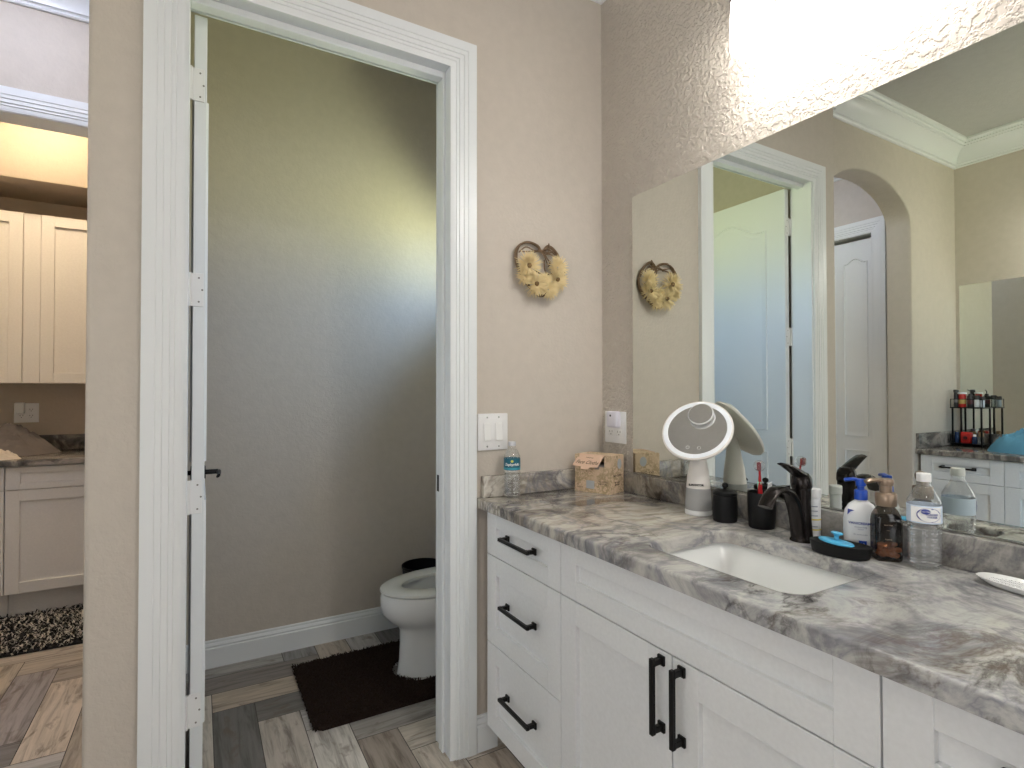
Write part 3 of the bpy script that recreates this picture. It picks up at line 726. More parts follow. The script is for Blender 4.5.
def raffia(cx, cz, r, seed):
    rr = random.Random(seed); bm = B(); c = Vector(wx(cx, cz, .030))
    for i in range(200):
        a = rr.uniform(0, 2*PI); el = rr.uniform(-.25, .95); ln = r*rr.uniform(.72, 1.05)
        d = Vector((math.cos(a)*math.cos(el), -math.sin(el)*.75, math.sin(a)*math.cos(el)))
        s = d.cross(Vector((0, 1, 0))).normalized()*.0017
        p0, p1, p2 = c+d*ln*.12, c+d*ln*.6+Vector((0, -.003, 0)), c+d*ln
        p2.y = min(p2.y, -.003); p1.y = min(p1.y, -.003)
        up_ = s.cross(d)*.5
        q = [[p0-s*.5, p0+up_*.5, p0+s*.5], [p1-s, p1+up_, p1+s], [p2-s*.35, p2+up_*.35, p2+s*.35]]
        loft(bm, q)
    o = obj('straw_flower', bm, m_raf, wr, 0)
    if seed not in (1, 2, 4): return
    bm = B(); bmesh.ops.create_icosphere(bm, subdivisions=2, radius=r*.16)
    for v in bm.verts: v.co = v.co*(1+.2*noise.noise(v.co*400))+c+Vector((0, -.010, 0))
    obj('flower_heart', bm, m_raf2, o)
for i, q in enumerate(((250, 370, .062), (315, 540, .056), (515, 350, .050), (505, 475, .052), (430, 580, .046), (395, 500, .036), (220, 470, .040))): raffia(*q, i+1)

# ------------------------------------------------------------------ bottles
def thin_plastic(name, tint=(.975, .98, .98), g_rough=.06, body=.05, rim=.7):
    m = bpy.data.materials.new(name); m.use_nodes = True; nt = m.node_tree; nt.nodes.clear()
    o, mx1, tr, gl, fr, df, mx2, pw = [nt.nodes.new(t) for t in ('ShaderNodeOutputMaterial', 'ShaderNodeMixShader', 'ShaderNodeBsdfTransparent', 'ShaderNodeBsdfGlossy', 'ShaderNodeLayerWeight', 'ShaderNodeBsdfDiffuse', 'ShaderNodeMixShader', 'ShaderNodeMapRange')]
    tr.inputs[0].default_value = (*tint, 1); gl.inputs['Roughness'].default_value = g_rough; fr.inputs[0].default_value = .25
    df.inputs[0].default_value = (.85, .87, .88, 1); mx2.inputs[0].default_value = body
    pw.inputs[3].default_value = .04; pw.inputs[4].default_value = rim
    nt.links.new(tr.outputs[0], mx2.inputs[1]); nt.links.new(df.outputs[0], mx2.inputs[2])
    nt.links.new(fr.outputs['Facing'], pw.inputs[0]); nt.links.new(pw.outputs[0], mx1.inputs[0]); nt.links.new(mx2.outputs[0], mx1.inputs[1]); nt.links.new(gl.outputs[0], mx1.inputs[2]); nt.links.new(mx1.outputs[0], o.inputs[0])
    return m
m_pet = thin_plastic('clear_plastic')
m_water = mat('water', (.97, .98, .99), .0); bsdf(m_water).inputs['Transmission Weight'].default_value = 1; bsdf(m_water).inputs['IOR'].default_value = 1.15
def water_bottle(name, label, loc, rad, H, zl0, zl1, capm, rot=0):
    r = thing(name, label, 'bottle', loc, rot)
    R = rad; k = H/.20
    prof = [(R*.55, .004), (R*.80, .0), (R*.97, .006), (R, .016)]
    z = .020
    while z < zl0-.012:
        prof += [(R, z), (R*.93, z+.005*k), (R, z+.010*k)]; z += .0125*k
    prof += [(R*.985, zl0-.002), (R*.985, zl1+.002), (R*.99, zl1+.005), (R*.93, zl1+.010), (R*.80, zl1+.018), (R*.60, zl1+.030), (R*.46, H-.018*k), (R*.40, H-.014*k), (R*.40, H-.003)]
    bm = B(); n = 40
    rings = []
    for q, zz in prof:
        ring = []
        for i in range(n):
            a = 2*PI*i/n; s = 1
            if zz < .018: s = 1-.10*(1-zz/.018)*(.5+.5*math.cos(5*a)); 
            ring.append((q*s*math.cos(a), q*s*math.sin(a), zz+(.006*(.5+.5*math.cos(5*a)) if zz <= .004 else 0)))
        rings.append(ring)
    loft(bm, rings, True, True); b = obj('bottle_body', bm, m_pet, r, 50)
    return r
sbt = water_bottle('water_bottle', 'small clear water bottle with teal label on the counter near the doorway', (-.465, -.062, CT), .0300, .190, .100, .143, None, .2)
bm = B(); lathe(bm, [(.0135, .186), (.0138, .188), (.0138, .199), (.0120, .2005), (.001, .2005)], n=24); obj('cap', bm, mat('translucent_cap', (.62, .63, .66), .3), sbt)
bm = B(); lathe(bm, [(.022, .010), (.0258, .012), (.0262, .03), (.0262, .086), (.001, .086)], n=36); obj('water', bm, m_water, sbt)
def wrapx(R, a0, zc):     # flat text -> wrapped on a cylinder, centred on angle a0
    return lambda co: Vector(((R+co.z)*math.cos(a0+co.x/R), (R+co.z)*math.sin(a0+co.x/R), zc+co.y))
m_teal = mat('teal_label', (.01, .13, .19), .3); m_tealL = mat('teal_label_light', (.05, .33, .42), .3)
bm = B(); lathe(bm, [(.0300, .1005), (.0304, .101), (.0304, .142), (.0300, .1425)], n=40, cap0=False, cap1=False); lb = obj('label', bm, m_teal, sbt); lb['label'] = 'teal paper label'
bm = B(); lathe(bm, [(.0306, .1025), (.0306, .1095)], n=40, cap0=False, cap1=False); obj('label_band', bm, m_tealL, lb)
bm = text_bm('Zephyrhills', .0125, wrapx(.0307, -2.28, .121), .2, .0003); obj('label_lettering', bm, m_whiteg, lb)
bm = B(); lathe(bm, [(.0305, .0), (.0309, .0005)], n=4); bm.free()
m_yel = mat('label_sun', (.75, .72, .12), .4)
bm = B(); prism(bm, [(.005*math.cos(2*PI*i/16), .0045*math.sin(2*PI*i/16)) for i in range(16)], lambda u, v, t: wrapx(.0306, -2.28, .133)(Vector((u, v, t))), 0, .0006); obj('label_emblem', bm, m_yel, lb)

bbt = water_bottle('water_bottle', 'clear water bottle with white and blue label beside the dark soap pump', (-.086, -1.187, CT), .0312, .192, .100, .138, None, 0)
bm = B(); lathe(bm, [(.0130, .186), (.0134, .188), (.0134, .202), (.0122, .2035), (.001, .2035)], n=28); obj('cap', bm, m_white, bbt)['label'] = 'white screw cap'
m_lblue = mat('pale_blue_label', (.60, .70, .84), .35); m_nblue = mat('navy_print', (.04, .06, .30), .35)
bm = B(); lathe(bm, [(.0312, .1005), (.0316, .101), (.0316, .137), (.0312, .1375)], n=40, cap0=False, cap1=False); lb = obj('label', bm, m_lblue, bbt); lb['label'] = 'pale blue and white label'
A0 = math.atan2(-1.7715+1.182, -1.4433+.07)+.16
def ell(a, b, n=28): return [(a*math.cos(2*PI*i/n), b*math.sin(2*PI*i/n)) for i in range(n)]
def decal(parent, name, m, poly, R, a0, zc, t=.0004):
    bm = B(); prism(bm, poly, lambda u, v, d: wrapx(R, a0, zc)(Vector((u, v, d))), 0, t); return obj(name, bm, m, parent)
decal(lb, 'label_field', m_whiteg, [(-.030, -.016), (.028, -.016), (.028, .016), (-.030, .016)] if 0 else [(-.030+.058*i/12, -.016) for i in range(13)]+[(.028-.058*i/12, .016) for i in range(13)], .0317, A0, .119)
decal(lb, 'label_oval', m_nblue, ell(.0225, .0148), .0321, A0+.12, .119); decal(lb, 'label_oval', m_whiteg, ell(.0205, .0128), .0325, A0+.15, .1185)
decal(lb, 'label_logo', m_nblue, ell(.0085, .0055), .0329, A0-.08, .1262)
bm = text_bm('Great Value', .0042, wrapx(.0334, A0-.08, .1262), .15); obj('label_lettering', bm, m_whiteg, lb)
bm = text_bm('PURIFIED\nWATER', .0056, wrapx(.0330, A0+.28, .1175), .1); obj('label_lettering', bm, m_nblue, lb)
# water inside
bm = B(); lathe(bm, [(.022, .010), (.0268, .012), (.0274, .03), (.0274, .088), (.001, .088)], n=36); obj('water', bm, m_water, bbt)

# lotion pump bottle
m_lot = mat('white_lotion_plastic', (.86, .87, .89), .3); m_blue = mat('blue_pump', (.01, .07, .46), .3)
lo = thing('lotion_bottle', 'white lotion pump bottle with blue pump beside the black soap tray', 'lotion bottle', (-.066, -1.047, CT), 0)
lo.rotation_euler = (0, 0, math.atan2(-1.7715+1.042, -1.4433+.066)+PI/2+.12)   # local -y faces the camera
bm = B(); lathe(bm, [(.030, 0), (.034, .003), (.036, .02), (.0372, .05), (.0370, .075), (.034, .095), (.026, .110), (.016, .118), (.0125, .121), (.0125, .124)], n=40, sy=.62); obj('bottle_body', bm, m_lot, lo)
bm = B(); lathe(bm, [(.0125, .1215), (.0140, .1215), (.0140, .142), (.0120, .145)], n=28); obj('collar', bm, m_blue, lo)
bm = B(); lathe(bm, [(.0075, .1452), (.0075, .153), (.0105, .154), (.0115, .164), (.0105, .170), (.001, .171)], n=24)
tube(bm, catmull([(-.004, 0, .167), (-.016, -.001, .169), (-.034, -.002, .166)], 5), [.0062]*10+[.0045], 10, ry=.0042, up=(0, 0, 1)); obj('pump_head', bm, m_blue, lo)
def ovalx(zc, xc=0, R=.0372, sy=.62, d=.0006):
    def f_(co):
        x = max(-.95, min(.95, (xc+co.x)/(R*1.02)))
        return Vector((xc+co.x, -sy*R*1.02*math.sqrt(1-x*x)-co.z-d, zc+co.y))
    return f_
obj('label_lettering', text_bm('VANICREAM', .0080, ovalx(.068, -.006), 0, .0002), m_nblue, lo)
obj('label_lettering', text_bm('moisturizing\nlotion', .0050, ovalx(.057, -.004)), mat('grey_print', (.35, .37, .45), .5), lo)
obj('label_lettering', text_bm('for sensitive skin', .0042, ovalx(.042, -.004)), bpy.data.materials['grey_print'], lo)
for nm, poly in (('label_corner', [(-.029, .100), (-.030, .085), (-.024, .094), (-.016, .098)]), ('label_badge', [(-.008+.016*i/6, .012) for i in range(7)]+[(.008-.016*i/6, .028) for i in range(7)]), ('label_corner', [(.014, .010), (.030, .024), (.029, .010)])):
    f2 = ovalx(0); bm = B(); prism(bm, poly, lambda u, v, t: f2(Vector((u, v, t))), 0, .0005); obj(nm, bm, m_blue if nm == 'label_badge' else m_nblue, lo)
obj('label_lettering', text_bm('1 lb', .0075, ovalx(.0200, 0, d=.0014)), m_whiteg, lo)

# dark soap pump bottle
m_smoke = thin_plastic('smoked_glass', (.42, .37, .34), .05, 0, .25); m_bpump = mat('bronze_pump', (.30, .22, .16), .32, .55)
dk = thing('soap_dispenser', 'dark square soap pump bottle with bronze pump and orange-brown contents', 'soap dispenser', (-.091, -1.114, CT))
dk.rotation_euler = (0, 0, math.atan2(-1.7715+1.110, -1.4433+.078)+PI/2+.35)
bm = B(); rings = []
for h, r_, z in ((.023, .008, 0), (.0260, .009, .003), (.0270, .010, .012), (.0270, .010, .085), (.0258, .012, .100), (.021, .013, .112), (.0165, .0150, .119), (.016, .0155, .121)):
    rings.append([(x, y, z) for x, y in rrect(-h, h, -h*.86, h*.86, min(r_, h*.85), 6)])
loft(bm, rings); obj('bottle_body', bm, m_smoke, dk)
m_scrub = mat('orange_brown_lumps', (.78, .33, .14), .6)
bm = B(); rr = random.Random(4)
for i in range(26):
    q = bmesh.ops.create_icosphere(bm, subdivisions=2, radius=rr.uniform(.006, .009))
    c = Vector((rr.uniform(-.018, .018), rr.uniform(-.0145, .0145), rr.uniform(.011, .038)))
    s = Vector((rr.uniform(.8, 1.4), rr.uniform(.8, 1.2), rr.uniform(.6, .9)))
    for v in q['verts']: v.co = Vector((v.co.x*s.x, v.co.y*s.y, v.co.z*s.z))*(1+.25*noise.noise(v.co*220+c*90))+c
ob = obj('contents', bm, m_scrub, dk); ob['kind'] = 'stuff'; ob['label'] = 'orange-brown lumps at the bottom'
m_inner = mat('dark_label', (.012, .011, .011), .8, spec=.1)
bm = B(); rings = []
for z in (.045, .098): rings.append([(x, y, z) for x, y in rrect(-.0245, .0245, -.0205, .0205, .008, 5)])
loft(bm, rings); obj('back_label', bm, m_inner, dk)
bm = B(); lathe(bm, [(.0205, .1215), (.0215, .123), (.0215, .148), (.0195, .151), (.0125, .152), (.0125, .166), (.0145, .167), (.0165, .176), (.0150, .182), (.001, .183)], n=32)
tube(bm, catmull([(0, 0, .177), (-.020, -.004, .179), (-.034, -.007, .178), (-.044, -.009, .174)], 5), [.010]*10+[.008]*5+[.006], 12, ry=.005, up=(0, 0, 1)); obj('pump_head', bm, m_bpump, dk)
m_tan = mat('tan_print', (.30, .22, .16), .5)
for z, s, t in ((.082, .0042, 'hand soap'), (.070, .0064, 'WARM\nVANILLA'), (.050, .0042, 'foaming')):
    if t == 'WARM\nVANILLA': t = '—'
    obj('label_lettering', text_bm(t, s, lambda co, z=z: Vector((-.004+co.x, -.0237-co.z, z+co.y))), m_tan, dk)

# tube behind the faucet
tb = thing('lotion_tube', 'white tube with yellow stripes standing behind the faucet', 'tube', (-.054, -.926, CT))
bm = B(); lathe(bm, [(.0155, 0), (.0160, .002), (.0165, .03), (.0165, .105)], n=28, sy=.8); obj('tube_body', bm, m_lot, tb)
bm = B(); lathe(bm, [(.0160, .1055), (.0178, .106), (.0178, .126), (.0160, .128), (.001, .128)], n=28, sy=.85); obj('cap', bm, m_white, tb)
m_yelb = mat('yellow_band', (.80, .66, .12), .4)
for z in (.022, .048):
    bm = B(); lathe(bm, [(.0170, z), (.0170, z+.0035)], n=28, sy=.81, cap0=False, cap1=False); obj('label_band', bm, m_yelb, tb)
for z in (.032, .060, .072, .084):
    bm = B()
    for i in range(9):
        a = 2.9+i*.16
        box(bm, -.0008, .0008, -.0008, .0008, -.0012, .0012, mat=Matrix.Translation((.0172*math.cos(a), .0140*math.sin(a), z)))
    obj('label_print', bm, bpy.data.materials['grey_print'], tb)

# black soap tray with blue stopper
st = thing('soap_tray', 'black boat-shaped soap tray at the back edge of the sink', 'tray', (-.150, -1.044, CT))
st.rotation_euler = (0, 0, math.radians(100))
bm = B(); rings = []
def boat(L_, W_, z, n=40, p=1.35):
    o = []
    for i in range(n):
        a = 2*PI*i/n; c, s = math.cos(a), math.sin(a)
        o.append((L_*math.copysign(abs(c)**.9, c), W_*math.copysign(abs(s)**p, s), z))
    return o
for l, w_, z in ((.054, .029, 0), (.060, .033, .003), (.0640, .0355, .024), (.0650, .036, .0285), (.0635, .0345, .029), (.056, .029, .024), (.045, .023, .022)): rings.append(boat(l, w_, z, p=.85))
loft(bm, rings); obj('tray_body', bm, m_matte, st)
m_cyan = mat('cyan_rubber', (.08, .44, .72), .4)
sp2 = thing('sink_stopper', 'bright blue rubber stopper lying in the black soap tray', 'stopper', (-.160, -1.040, CT+.0262))
sp2.rotation_euler = (math.radians(4), math.radians(-4), math.radians(92))
bm = B(); lathe(bm, [(.036, .003), (.0385, .005), (.037, .008), (.016, .010), (.006, .011)], n=40, sy=.72); obj('disc', bm, m_cyan, sp2)
bm = B(); lathe(bm, [(.0055, .0112), (.0045, .018), (.007, .022), (.0125, .024), (.0130, .0265), (.010, .028), (.001, .0285)], n=28, sy=.9); obj('knob', bm, m_cyan, sp2)

# white soap dish at the right edge
ds = thing('soap_dish', 'white oval textured soap dish near the right end of the backsplash', 'soap dish', (-.088, -1.352, CT))
ds.rotation_euler = (0, 0, math.radians(80))
bm = B(); rings = []
for l, w_, z in ((.052, .022, 0), (.060, .027, .003), (.075, .035, .012), (.077, .036, .014), (.074, .033, .0142), (.062, .027, .0095)): rings.append(boat(l, w_, z, p=.8))
loft(bm, rings); obj('dish_body', bm, m_whiteg, ds)
bm = B()
for i in range(-9, 10):
    for j in range(-4, 5):
        x, y = i*.006, j*.006
        if (x/.056)**2+(y/.023)**2 < 1: lathe(bm, [(.0017, .0094), (.0013, .0118), (.0001, .0122)], c=(x, y, 0), n=6)
obj('nubs', bm, m_white, ds)['kind'] = 'stuff'

# black jar
jr = thing('lidded_jar', 'small matte black lidded jar between the makeup mirror and the cup', 'jar', (-.100, -.684, CT))
bm = B(); lathe(bm, [(.031, 0), (.0335, .003), (.0345, .02), (.0345, .06), (.033, .074), (.0325, .076)], n=40); obj('jar_body', bm, m_matte, jr)
bm = B(); lathe(bm, [(.0325, .0765), (.0340, .078), (.0340, .086), (.030, .0895), (.008, .0915), (.004, .093), (.004, .096), (.0085, .100), (.0095, .105), (.0075, .110), (.001, .1125)], n=40); obj('lid', bm, m_matte, jr)
# black cup with toothbrushes
cp = thing('toothbrush_cup', 'matte black open cup holding a red toothbrush behind the spout', 'cup', (-.074, -.786, CT))
bm = B(); lathe(bm, [(.032, 0), (.034, .003), (.0365, .05), (.0375, .098), (.0370, .0995), (.0355, .098), (.0345, .05), (.031, .006), (.001, .006)], n=40); obj('cup_body', bm, m_matte, cp)
m_red = mat('red_plastic', (.45, .015, .02), .3); m_green = mat('mint_bristle', (.35, .75, .58), .5); m_redd = mat('dark_red_bristle', (.22, .02, .03), .4)
m_clear = thin_plastic('clear_cap_plastic', (.97, .98, .98), .03, .04)
def brush(label, base_, head, m, mb, capped=True):
    b0, h0 = Vector(base_), Vector(head); d = (h0-b0)
    r = thing('toothbrush', label, 'toothbrush', base_)
    bm = B(); q = [d*t for t in (0, .2, .45, .62, .8, .92, 1)]
    tube(bm, q, [.0055, .0062, .0068, .0055, .0030, .0030, .0042], 12, ry=[.004, .0045, .0048, .004, .0026, .0026, .003]); obj('handle', bm, m, r)
    n_ = Vector((-.75, -.35, .2)).normalized(); n_ = (n_-d.normalized()*n_.dot(d.normalized())).normalized(); s_ = d.normalized().cross(n_)
    bm = B(); mt = Matrix((s_, d.normalized(), n_)).transposed().to_4x4(); mt.translation = d*.955+n_*.006
    box(bm, -.0050, .0050, -.011, .011, -.005, .006, .001, 1, mat=mt); obj('bristles', bm, mb, r)
    if capped:
        bm = B(); bmesh.ops.create_uvsphere(bm, u_segments=20, v_segments=12, radius=.0155)
        for v in bm.verts: v.co += d*.955
        obj('head_cover', bm, m_clear, r)['label'] = 'clear round brush cover'
    return r
brush('red toothbrush with clear round head cover standing in the black cup', (-.082, -.790, CT+.0075), (-.102, -.800, CT+.183), m_red, m_redd)
brush('white toothbrush with mint bristles, behind the red one in the cup', (-.064, -.778, CT+.0075), (-.088, -.792, CT+.128), m_white, m_green, False)
tp = thing('toothpaste_tube', 'white toothpaste tube leaning out of the black cup', 'toothpaste', (-.060, -.792, CT+.008))
tp.rotation_euler = (math.radians(6), math.radians(-5), .3)
bm = B(); rings = []
for z, a, b in ((0, .012, .012), (.012, .013, .012), (.06, .015, .009), (.112, .017, .0022), (.120, .017, .0016)): rings.append([(a*math.cos(2*PI*i/24), b*math.sin(2*PI*i/24), z) for i in range(24)])
loft(bm, rings); obj('tube_body', bm, m_lot, tp)

# ------------------------------------------------------------------ makeup mirror
m_stone = mat('warm_white_plastic', (.78, .74, .70), .4); m_felt = mat('grey_fabric', (.36, .36, .355), .9)
m_led = mat('ring_diffuser', (.88, .90, .94), .35, emit=(.85, .92, 1), es=.06)
mm = thing('makeup_mirror', 'white round makeup mirror with lit ring on a grey-based stand', 'makeup mirror', (-.092, -.578, CT))
bm = B(); lathe(bm, [(.040, 0), (.0415, .002), (.0415, .012), (.040, .0145)], n=40, sx=.95); obj('base', bm, m_white, mm)
bm = B(); lathe(bm, [(.0405, .015), (.0405, .018), (.0375, .078), (.037, .081)], n=40, sx=.95); obj('fabric_band', bm, m_felt, mm)['label'] = 'grey fabric band'
hc = Vector((-.101, -.583, 1.159))-Vector((-.092, -.578, CT)); az, el = 3.60, .644
nrm = Vector((math.cos(el)*math.cos(az), math.cos(el)*math.sin(az), math.sin(el)))
uu = Vector((0, 0, 1)).cross(nrm).normalized(); vv = nrm.cross(uu)
HM = Matrix((uu, vv, nrm)).transposed().to_4x4(); HM.translation = hc
bm = B(); rings = []
for z, r_, sx_ in ((.0815, .037, .95), (.12, .034, .9), (.16, .028, .8), (.20, .022, .75), (.235, .016, .75)):
    k = (z-.0815)/.1535; off = (-nrm*.022+hc)*1.0; off = Vector((off.x*k**1.5, off.y*k**1.5, 0))
    rings.append([(off.x+r_*sx_*math.cos(2*PI*i/32), off.y+r_*math.sin(2*PI*i/32), z) for i in range(32)])
loft(bm, rings); stt = obj('stand', bm, m_stone, mm)
obj('stand_lettering', text_bm('B.MANCOR', .0085, lambda co: Vector((0, 0, 0))+Matrix.Rotation(math.atan2(-1.7715+.578, -1.4433+.092)+PI/2, 4, 'Z') @ Vector((co.x-.006, -.0358-.0012-co.z, .094+co.y)), 0, .0004), m_matte, stt)
R = .108
bm = B(); lathe(bm, [(.001, -.026), (.05, -.025), (.085, -.020), (.102, -.010), (R, -.002), (R, .004), (R-.003, .0065), (R-.005, .0068)], n=64, mat=HM, cap0=True, cap1=False)
lathe(bm, [(.0905, .0045), (R-.005, .0045)], n=64, mat=HM, cap0=False, cap1=False); obj('head_shell', bm, m_stone, mm)
bm = B(); lathe(bm, [(R-.0195, .0055), (R-.0175, .0075), (R-.007, .0080), (R-.0045, .0066), (R-.0045, .0050)], n=64, mat=HM, cap0=False, cap1=False); obj('light_ring', bm, m_led, mm)['label'] = 'glowing white ring'
bm = B(); lathe(bm, [(.0900, .0046), (.0900, .0058)], n=64, mat=HM); obj('mirror_disc', bm, m_mirror2, mm)
# small magnifier
q0 = Vector((700.8-512, -(414.5-384)))/FPX
ry_ = (Fw+Rt*q0.x+Up*q0.y); C0 = Vector(M.translation); hw = hc+Vector((-.092, -.578, CT))+nrm*.016
tq = (hw-C0).dot(nrm)/ry_.dot(nrm); sc_ = C0+ry_*tq-Vector((-.092, -.578, CT))
SM = HM.copy(); SM.translation = sc_
bm = B(); lathe(bm, [(.033, -.004), (.0375, -.003), (.039, .0), (.039, .004), (.0375, .0055), (.0365, .0055)], n=48, mat=SM, cap1=False); mg = obj('magnifier', bm, m_white, mm)
bm = B(); lathe(bm, [(.0355, .0046), (.0355, .0052)], n=48, mat=SM); obj('magnifier_glass', bm, m_mirror2, mg)
for s in (-1, 1):
    bm = B(); lathe(bm, [(.0055, .0060), (.0055, .0064), (.0045, .0064), (.0045, .0061)], n=20, mat=HM @ Matrix.Translation((s*.017, -.066, 0)), cap0=False, cap1=False); obj('touch_button', bm, m_white, mm)

# ------------------------------------------------------------------ face-cloth box
def kraft():
    m = mat('printed_kraft', (.62, .46, .32), .75); v = objco(m)
    n = noise_tex(m, v, 60, 6, .7, 1.5); n2 = noise_tex(m, v, 14, 2)
    gt = ramp(m, n2.outputs[0], [(.36, (0,)*3), (.50, (1,)*3)])
    pat = mixc(m, 1.0, ramp(m, n.outputs[0], [(.45, (0,)*3), (.52, (.85,)*3)]), gt, 'MULTIPLY')
    lk(m, mixc(m, pat, (.66, .49, .34), (.36, .27, .15)), bsdf(m).inputs['Base Color']); return m
m_kraft = kraft(); m_kraftp = mat('plain_kraft', (.68, .47, .34), .75); m_print = mat('brown_print', (.10, .06, .04), .6)
A_, B_ = Vector((-.181, -.055, 0)), Vector((-.131, -.202, 0))
ux = (B_-A_).normalized(); uyv = Vector((-ux.y, ux.x, 0))     # ux along front, uyv into the box
bl, bd_, bh = .155, .100, .140
fb = thing('face_cloth_box', 'opened brown cardboard face-cloth box in the counter corner', 'box', (A_.x, A_.y, CT)); fb.rotation_euler = (0, 0, math.atan2(ux.y, ux.x))
bm = B(); t_ = .0015
box(bm, 0, bl, 0, bd_, 0, t_); box(bm, 0, t_, t_, bd_-t_, t_, bh); box(bm, bl-t_, bl, t_, bd_-t_, t_, bh); box(bm, 0, bl, bd_-t_, bd_, t_, bh)
# front with a notch-shaped opening under the flap
fr = [(0, t_), (bl, t_), (bl, bh), (.132, bh), (.132, .098), (.112, .098), (.108, .088), (.090, .088), (.086, .098), (.020, .098), (.020, bh), (0, bh)]
prism(bm, fr, lambda u, v, t: Vector((u, t, v)), 0, t_)
box(bm, t_, bl-t_, .012, bd_-t_, bh-t_*.5, bh+t_*.5)
bx_ = obj('box_body', bm, m_kraft, fb, 0)
bm = B(); wd = .112; x0_ = .016
fl = [(0, 0), (wd, 0), (wd, -.050), (wd*.72, -.052), (wd*.68, -.062), (wd*.40, -.062), (wd*.36, -.052), (0, -.050)]
ang = math.radians(33)
fxf = lambda u, v, t: Vector((x0_+u-.014*(-v/.05), .008+v*math.sin(ang)*1.0-t*math.cos(ang), bh+.001+v*math.cos(ang)-t*.3))
prism(bm, fl, fxf, 0, .0012); box(bm, x0_, x0_+wd, .006, .014, bh+.0008, bh+.0018); flp = obj('flap', bm, m_kraftp, fb, 0); flp['label'] = 'plain tan flap folded forward'
obj('flap_lettering', text_bm('Face Cloths', .0205, lambda co: fxf(wd/2+co.x, -.033+co.y, .0013+co.z), .35, .0002), m_print, flp)
obj('flap_lettering', text_bm('DISPOSABLE', .0062, lambda co: fxf(wd/2+co.x, -.013+co.y, .0013+co.z)), m_print, flp)
bm = B(); bmx = [(t_+.004, bl-.006)]
rings = []
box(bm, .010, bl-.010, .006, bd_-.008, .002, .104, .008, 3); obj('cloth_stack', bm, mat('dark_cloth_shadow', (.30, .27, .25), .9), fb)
m_sticker = mat('grey_sticker', (.42, .44, .46), .6)
bm = B(); box(bm, .052, .088, -.0006, 0, .014, .044, .0002, 1); obj('sticker', bm, m_sticker, fb)
obj('box_lettering', text_bm('50\nSHEETS', .0085, lambda co: Vector((.010+co.x, -.0004-co.z, .020+co.y)), align='LEFT'), m_print, fb)
obj('box_lettering', text_bm('Face Cloths\nsoft & dry', .0090, lambda co: Vector((.125+co.x, -.0004-co.z, .040+co.y)), .2), m_print, fb)
sf = lambda co: Vector((bl+.0004+co.z, .052+co.x, co.y))
obj('box_lettering', text_bm('Face Cloths', .0125, lambda co: sf(co+Vector((0, .066, 0))), .3), m_print, fb)
obj('box_lettering', text_bm('soft  clean\nplant fibre', .0085, lambda co: sf(co+Vector((0, .036, 0)))), m_print, fb)
bm = B(); prism(bm, ell(.014, .019), lambda u, v, t: Vector((bl+.0002+t, .068+u, .108+v)), 0, .0006); obj('sticker', bm, m_sticker, fb)

# ------------------------------------------------------------------ toilet
m_seat = mat('toilet_seat', (.80, .80, .76), .2)
tl = thing('toilet', 'white elongated toilet with raised lid on the brown mat', 'toilet', (.008, .655, 0), 0); tl.scale = (1, 1, .966)
def egg(xf_, xb, w_, z, n=48):     # front at xf_ (negative), back at xb
    o = []; xm = xb+(xf_-xb)*.45
    for i in range(n):
        a = 2*PI*i/n; c, s = math.cos(a), math.sin(a)
        o.append((xm+((xf_-xm) if c > 0 else (xm-xb)*1.0)*(c if c > 0 else c)*1.0, w_*math.copysign(abs(s)**.95, s), z))
    return o
def egg_(xf_, xb, w_, z): 
    o = []; xm = (xf_*.40+xb*.60); n = 48
    for i in range(n):
        a = 2*PI*i/n; c, s = math.cos(a), math.sin(a)
        o.append((xm+(abs(c)**1.0)*((xf_-xm) if c >= 0 else (xb-xm)), w_*s, z))
    return o
bm = B()
rings = [egg_(-.664, -.10, .124, 0), egg_(-.661, -.10, .121, .010), egg_(-.654, -.10, .114, .06), egg_(-.650, -.10, .110, .14), egg_(-.652, -.11, .112, .205), egg_(-.664, -.12, .124, .226), egg_(-.700, -.16, .155, .252),
         egg_(-.728, -.19, .174, .290), egg_(-.738, -.20, .182, .330), egg_(-.738, -.20, .184, .365), egg_(-.732, -.20, .182, .384), egg_(-.715, -.21, .166, .388), egg_(-.660, -.26, .122, .386), egg_(-.648, -.265, .112, .35), egg_(-.62, -.29, .092, .27), egg_(-.58, -.34, .06, .22)]
loft(bm, rings); obj('bowl', bm, m_porc, tl, 50)
bm = B()
lo_ = [egg_(-.735, -.215, .182, .3895), egg_(-.740, -.215, .186, .394), egg_(-.739, -.215, .185, .404), egg_(-.726, -.22, .172, .411), egg_(-.655, -.26, .122, .411), egg_(-.640, -.28, .108, .404), egg_(-.640, -.28, .108, .3895)]
lo_.append(lo_[0]); loft(bm, lo_, False, False); bmesh.ops.remove_doubles(bm, verts=bm.verts, dist=1e-5); obj('seat_ring', bm, m_seat, tl, 50)
bm = B(); box(bm, -.225, -.012, -.19, .19, .345, .70, .03, 4); obj('tank', bm, m_porc, tl, 50)
bm = B(); box(bm, -.232, -.008, -.20, .20, .701, .735, .012, 3); tk = obj('tank_lid', bm, m_porc, tl)
bm = B()
pr = [[(-.255-.05*(1-abs(0)), y, z) for y, z in [(p[1], .43+(-p[0]-.215)*.92) for p in egg_(-.640, -.215, .180, 0)]], [(-.240-.05, y, z) for y, z in [(p[1], .43+(-p[0]-.215)*.92) for p in egg_(-.640, -.215, .180, 0)]]]
for r_ in pr:
    for i, (x, y, z) in enumerate(r_): r_[i] = (x+.05+(z-.43)*-.0, y, z)
loft(bm, pr); obj('seat_lid', bm, m_seat, tl)
bm = B(); tube(bm, [(-.226, -.12, .64), (-.250, -.12, .64), (-.252, -.19, .632)], .007, 8); obj('flush_lever', bm, m_chrome, tl)
